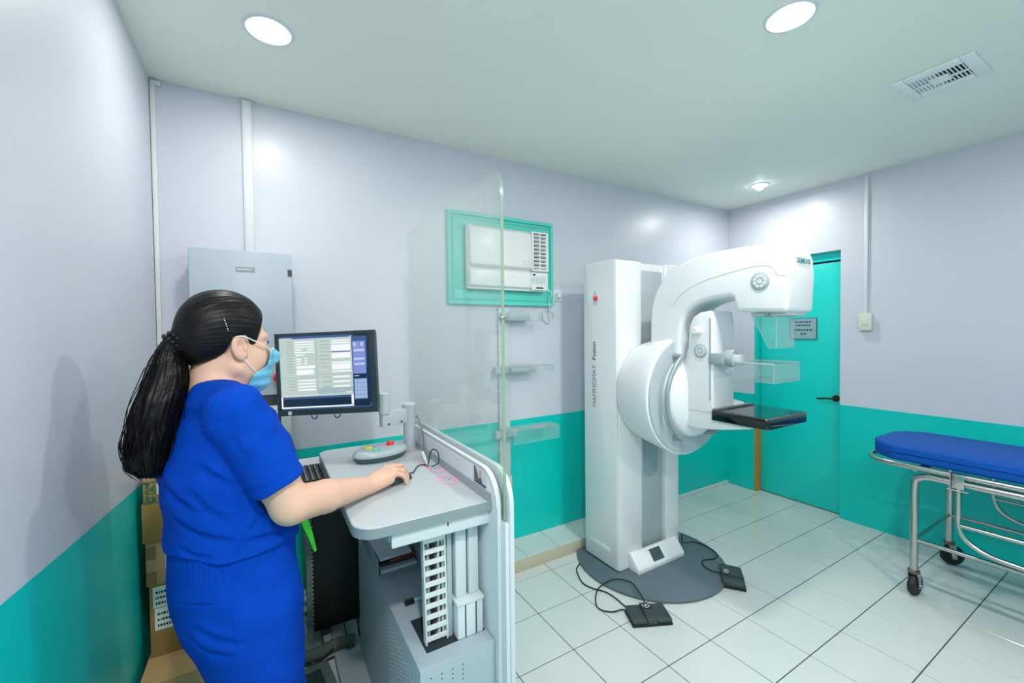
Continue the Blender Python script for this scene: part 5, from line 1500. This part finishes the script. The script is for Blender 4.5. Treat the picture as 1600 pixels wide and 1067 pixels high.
def PM_(o):
    o.location = PO; o.rotation_euler = (0, 0, TH)
    return o
def pobj(name, mb, m, parent=person, **kw):
    """mesh given in the woman's own coordinates"""
    me = mesh_from(mb, name, smooth=True)
    me.materials.append(m)
    o = bpy.data.objects.new(name, me)
    COL.objects.link(o); PM_(o)
    return setup(o, parent, **kw)
def h2l(v):
    return tuple(np.asarray(v, float) @ RH.T + HO)
STRAP = mat('mask_strap_white', (236, 240, 242), rough=0.6)
for s in (-1, 1):
    pobj('mask_strap', MB().tube(spline([h2l((0.089, s * 0.046, -0.012)), h2l((0.060, s * 0.070, 0.006)), h2l((0.030, s * 0.078, 0.020)), h2l((0.006, s * 0.082, 0.031)), h2l((-0.012, s * 0.082, 0.030))], 5), 0.0016, n=6), STRAP, mask_o)
    pobj('mask_strap', MB().tube(spline([h2l((0.044, s * 0.060, -0.068)), h2l((0.026, s * 0.070, -0.05)), h2l((0.008, s * 0.077, -0.028)), h2l((-0.008, s * 0.078, -0.022))], 5), 0.0016, n=6), STRAP, mask_o)
    pobj('eyebrow', MB().tube(spline([h2l((0.089, s * 0.016, 0.031)), h2l((0.085, s * 0.032, 0.036)), h2l((0.070, s * 0.050, 0.031))], 5), [0.0018] * 6 + [0.0014] * 5, n=6), HAIR)
    eb = pobj('eye', MB().sphere(h2l((0.0765, s * 0.031, 0.009)), 0.0105, 16, 10), mat('eye_white', (226, 228, 226), rough=0.2))
    pobj('iris', MB().sphere(h2l((0.0838, s * 0.0315, 0.009)), 0.0048, 12, 8), mat('iris_dark', (40, 26, 18), rough=0.15), eb)
    pobj('eyelashes', MB().tube(spline([h2l((0.089, s * 0.020, 0.012)), h2l((0.0905, s * 0.031, 0.016)), h2l((0.083, s * 0.043, 0.011))], 4), 0.0014, n=5), HAIR)
# mask top band
pobj('mask_edge', MB().tube(spline([h2l((0.089, -0.046, -0.010)), h2l((0.106, -0.022, -0.006)), h2l((0.114, 0, -0.004)), h2l((0.106, 0.022, -0.006)), h2l((0.089, 0.046, -0.010))], 5), 0.0016, n=6), STRAP, mask_o)

# ponytail: a core plus many wavy locks
tl = np.array(h2l(TIE))
CL = spline([tuple(tl), (-0.122, -0.008, 1.455), (-0.130, -0.018, 1.40), (-0.148, -0.028, 1.34), (-0.164, -0.036, 1.275), (-0.172, -0.040, 1.22), (-0.170, -0.042, 1.18)], 6)
CR = np.interp(np.linspace(0, 1, len(CL)), [0, 0.12, 0.3, 0.5, 0.7, 0.88, 1.0], [0.018, 0.026, 0.038, 0.046, 0.045, 0.036, 0.016])
CLa = np.array([tuple(v) for v in CL])
def tail_sdf(p):
    d = np.full(len(p), 9.0)
    for i in range(0, len(CLa) - 3, 3):
        d = np.minimum(d, smin(d, rc(p, CLa[i], CLa[i + 3], CR[i] * 0.92, CR[i + 3] * 0.92), 0.01))
    t = np.arctan2(p[:, 1] - np.interp(p[:, 2], CLa[::-1, 2], CLa[::-1, 1]), p[:, 0] - np.interp(p[:, 2], CLa[::-1, 2], CLa[::-1, 0]))
    return d - 0.0016 * np.sin(t * 26 + 20 * p[:, 2] + 3 * wob(p, 0.12, 2)) - 0.0045 * wob(p, 0.08, 5)
tail = sculpt('ponytail', tail_sdf, (-0.27, -0.14, 1.10), (-0.06, 0.08, 1.52), 0.0034, HAIR, it=0, label='long wavy black ponytail', **pl)
lk_ = MB()
rr_ = random.Random(5)
for k in range(420):
    a = rr_.uniform(0, 2 * PI); rad = rr_.uniform(0.86, 1.06) if k % 9 else rr_.uniform(1.08, 1.28); ph = rr_.uniform(0, 6.28); amp = rr_.uniform(0.003, 0.008); fr = rr_.uniform(10, 17)
    n0 = rr_.choice((0, 0, 2, 5, 9)); n1 = len(CL) - rr_.choice((0, 0, 1, 2, 4, 7))
    pts, rads = [], []
    for i in range(n0, n1):
        t = i / (len(CL) - 1)
        aa = a + 0.5 * math.sin(3 * t + ph)
        r_ = CR[i] * rad + amp * math.sin(fr * t + ph) * t
        pts.append((CL[i].x + r_ * math.cos(aa), CL[i].y + r_ * math.sin(aa) * 0.9, CL[i].z + 0.15 * r_ * math.sin(aa * 2) - 0.012 * t * rad))
        rads.append(0.0009 * (1 - 0.6 * t) + 0.0003)
    lk_.tube(pts, rads, n=4)
pobj('hair_locks', lk_, HAIR, tail, kind='stuff')
tm_ = MB(); tc_ = np.array(h2l(TIE + np.array([-0.004, 0, -0.002])))
axd = Vector((-0.75, -0.1, -0.55)).normalized(); e1 = axd.orthogonal().normalized(); e2 = axd.cross(e1)
for k in range(14):
    a = 2 * PI * k / 14
    for lay in (-0.006, 0.006):
        c_ = Vector(tc_) + axd * lay + (e1 * math.cos(a + lay * 30) + e2 * math.sin(a + lay * 30)) * 0.0245
        tm_.sphere(tuple(c_), 0.0052, 8, 6)
pobj('hair_tie', tm_, mat('bead_black', (20, 22, 24), rough=0.12), label='black beaded hair tie')
hc = MB()
for k in range(7):
    t = k / 6.0
    q = np.array((-0.040 + 0.008 * t, -0.0895 - 0.001 * t, 0.075 - 0.028 * t))
    hc.sphere(h2l(q), 0.0016, 8, 6)
pobj('hair_pin', hc, mat('rhinestone', (210, 216, 222), rough=0.15, metal=0.6), label='small sparkling hair pin')
# neon lanyard strap at the waist
pobj('lanyard', MB().prism([(0.150, 0.985), (0.166, 0.985), (0.186, 0.915), (0.196, 0.860), (0.189, 0.858), (0.172, 0.91), (0.158, 0.945)], -0.062, -0.058, 'y'), mat('neon_green_ribbon', (60, 226, 40), rough=0.5), label='neon green lanyard end')
for s in (-1, 1):
    sh_ = MB().prism(rrect(-0.055, 0.185, s * 0.098 - 0.047, s * 0.098 + 0.047, 0.045, 6), 0.0005, 0.060, 'z')
    pobj('shoe', sh_, mat('shoe_white', (222, 224, 224), rough=0.5))
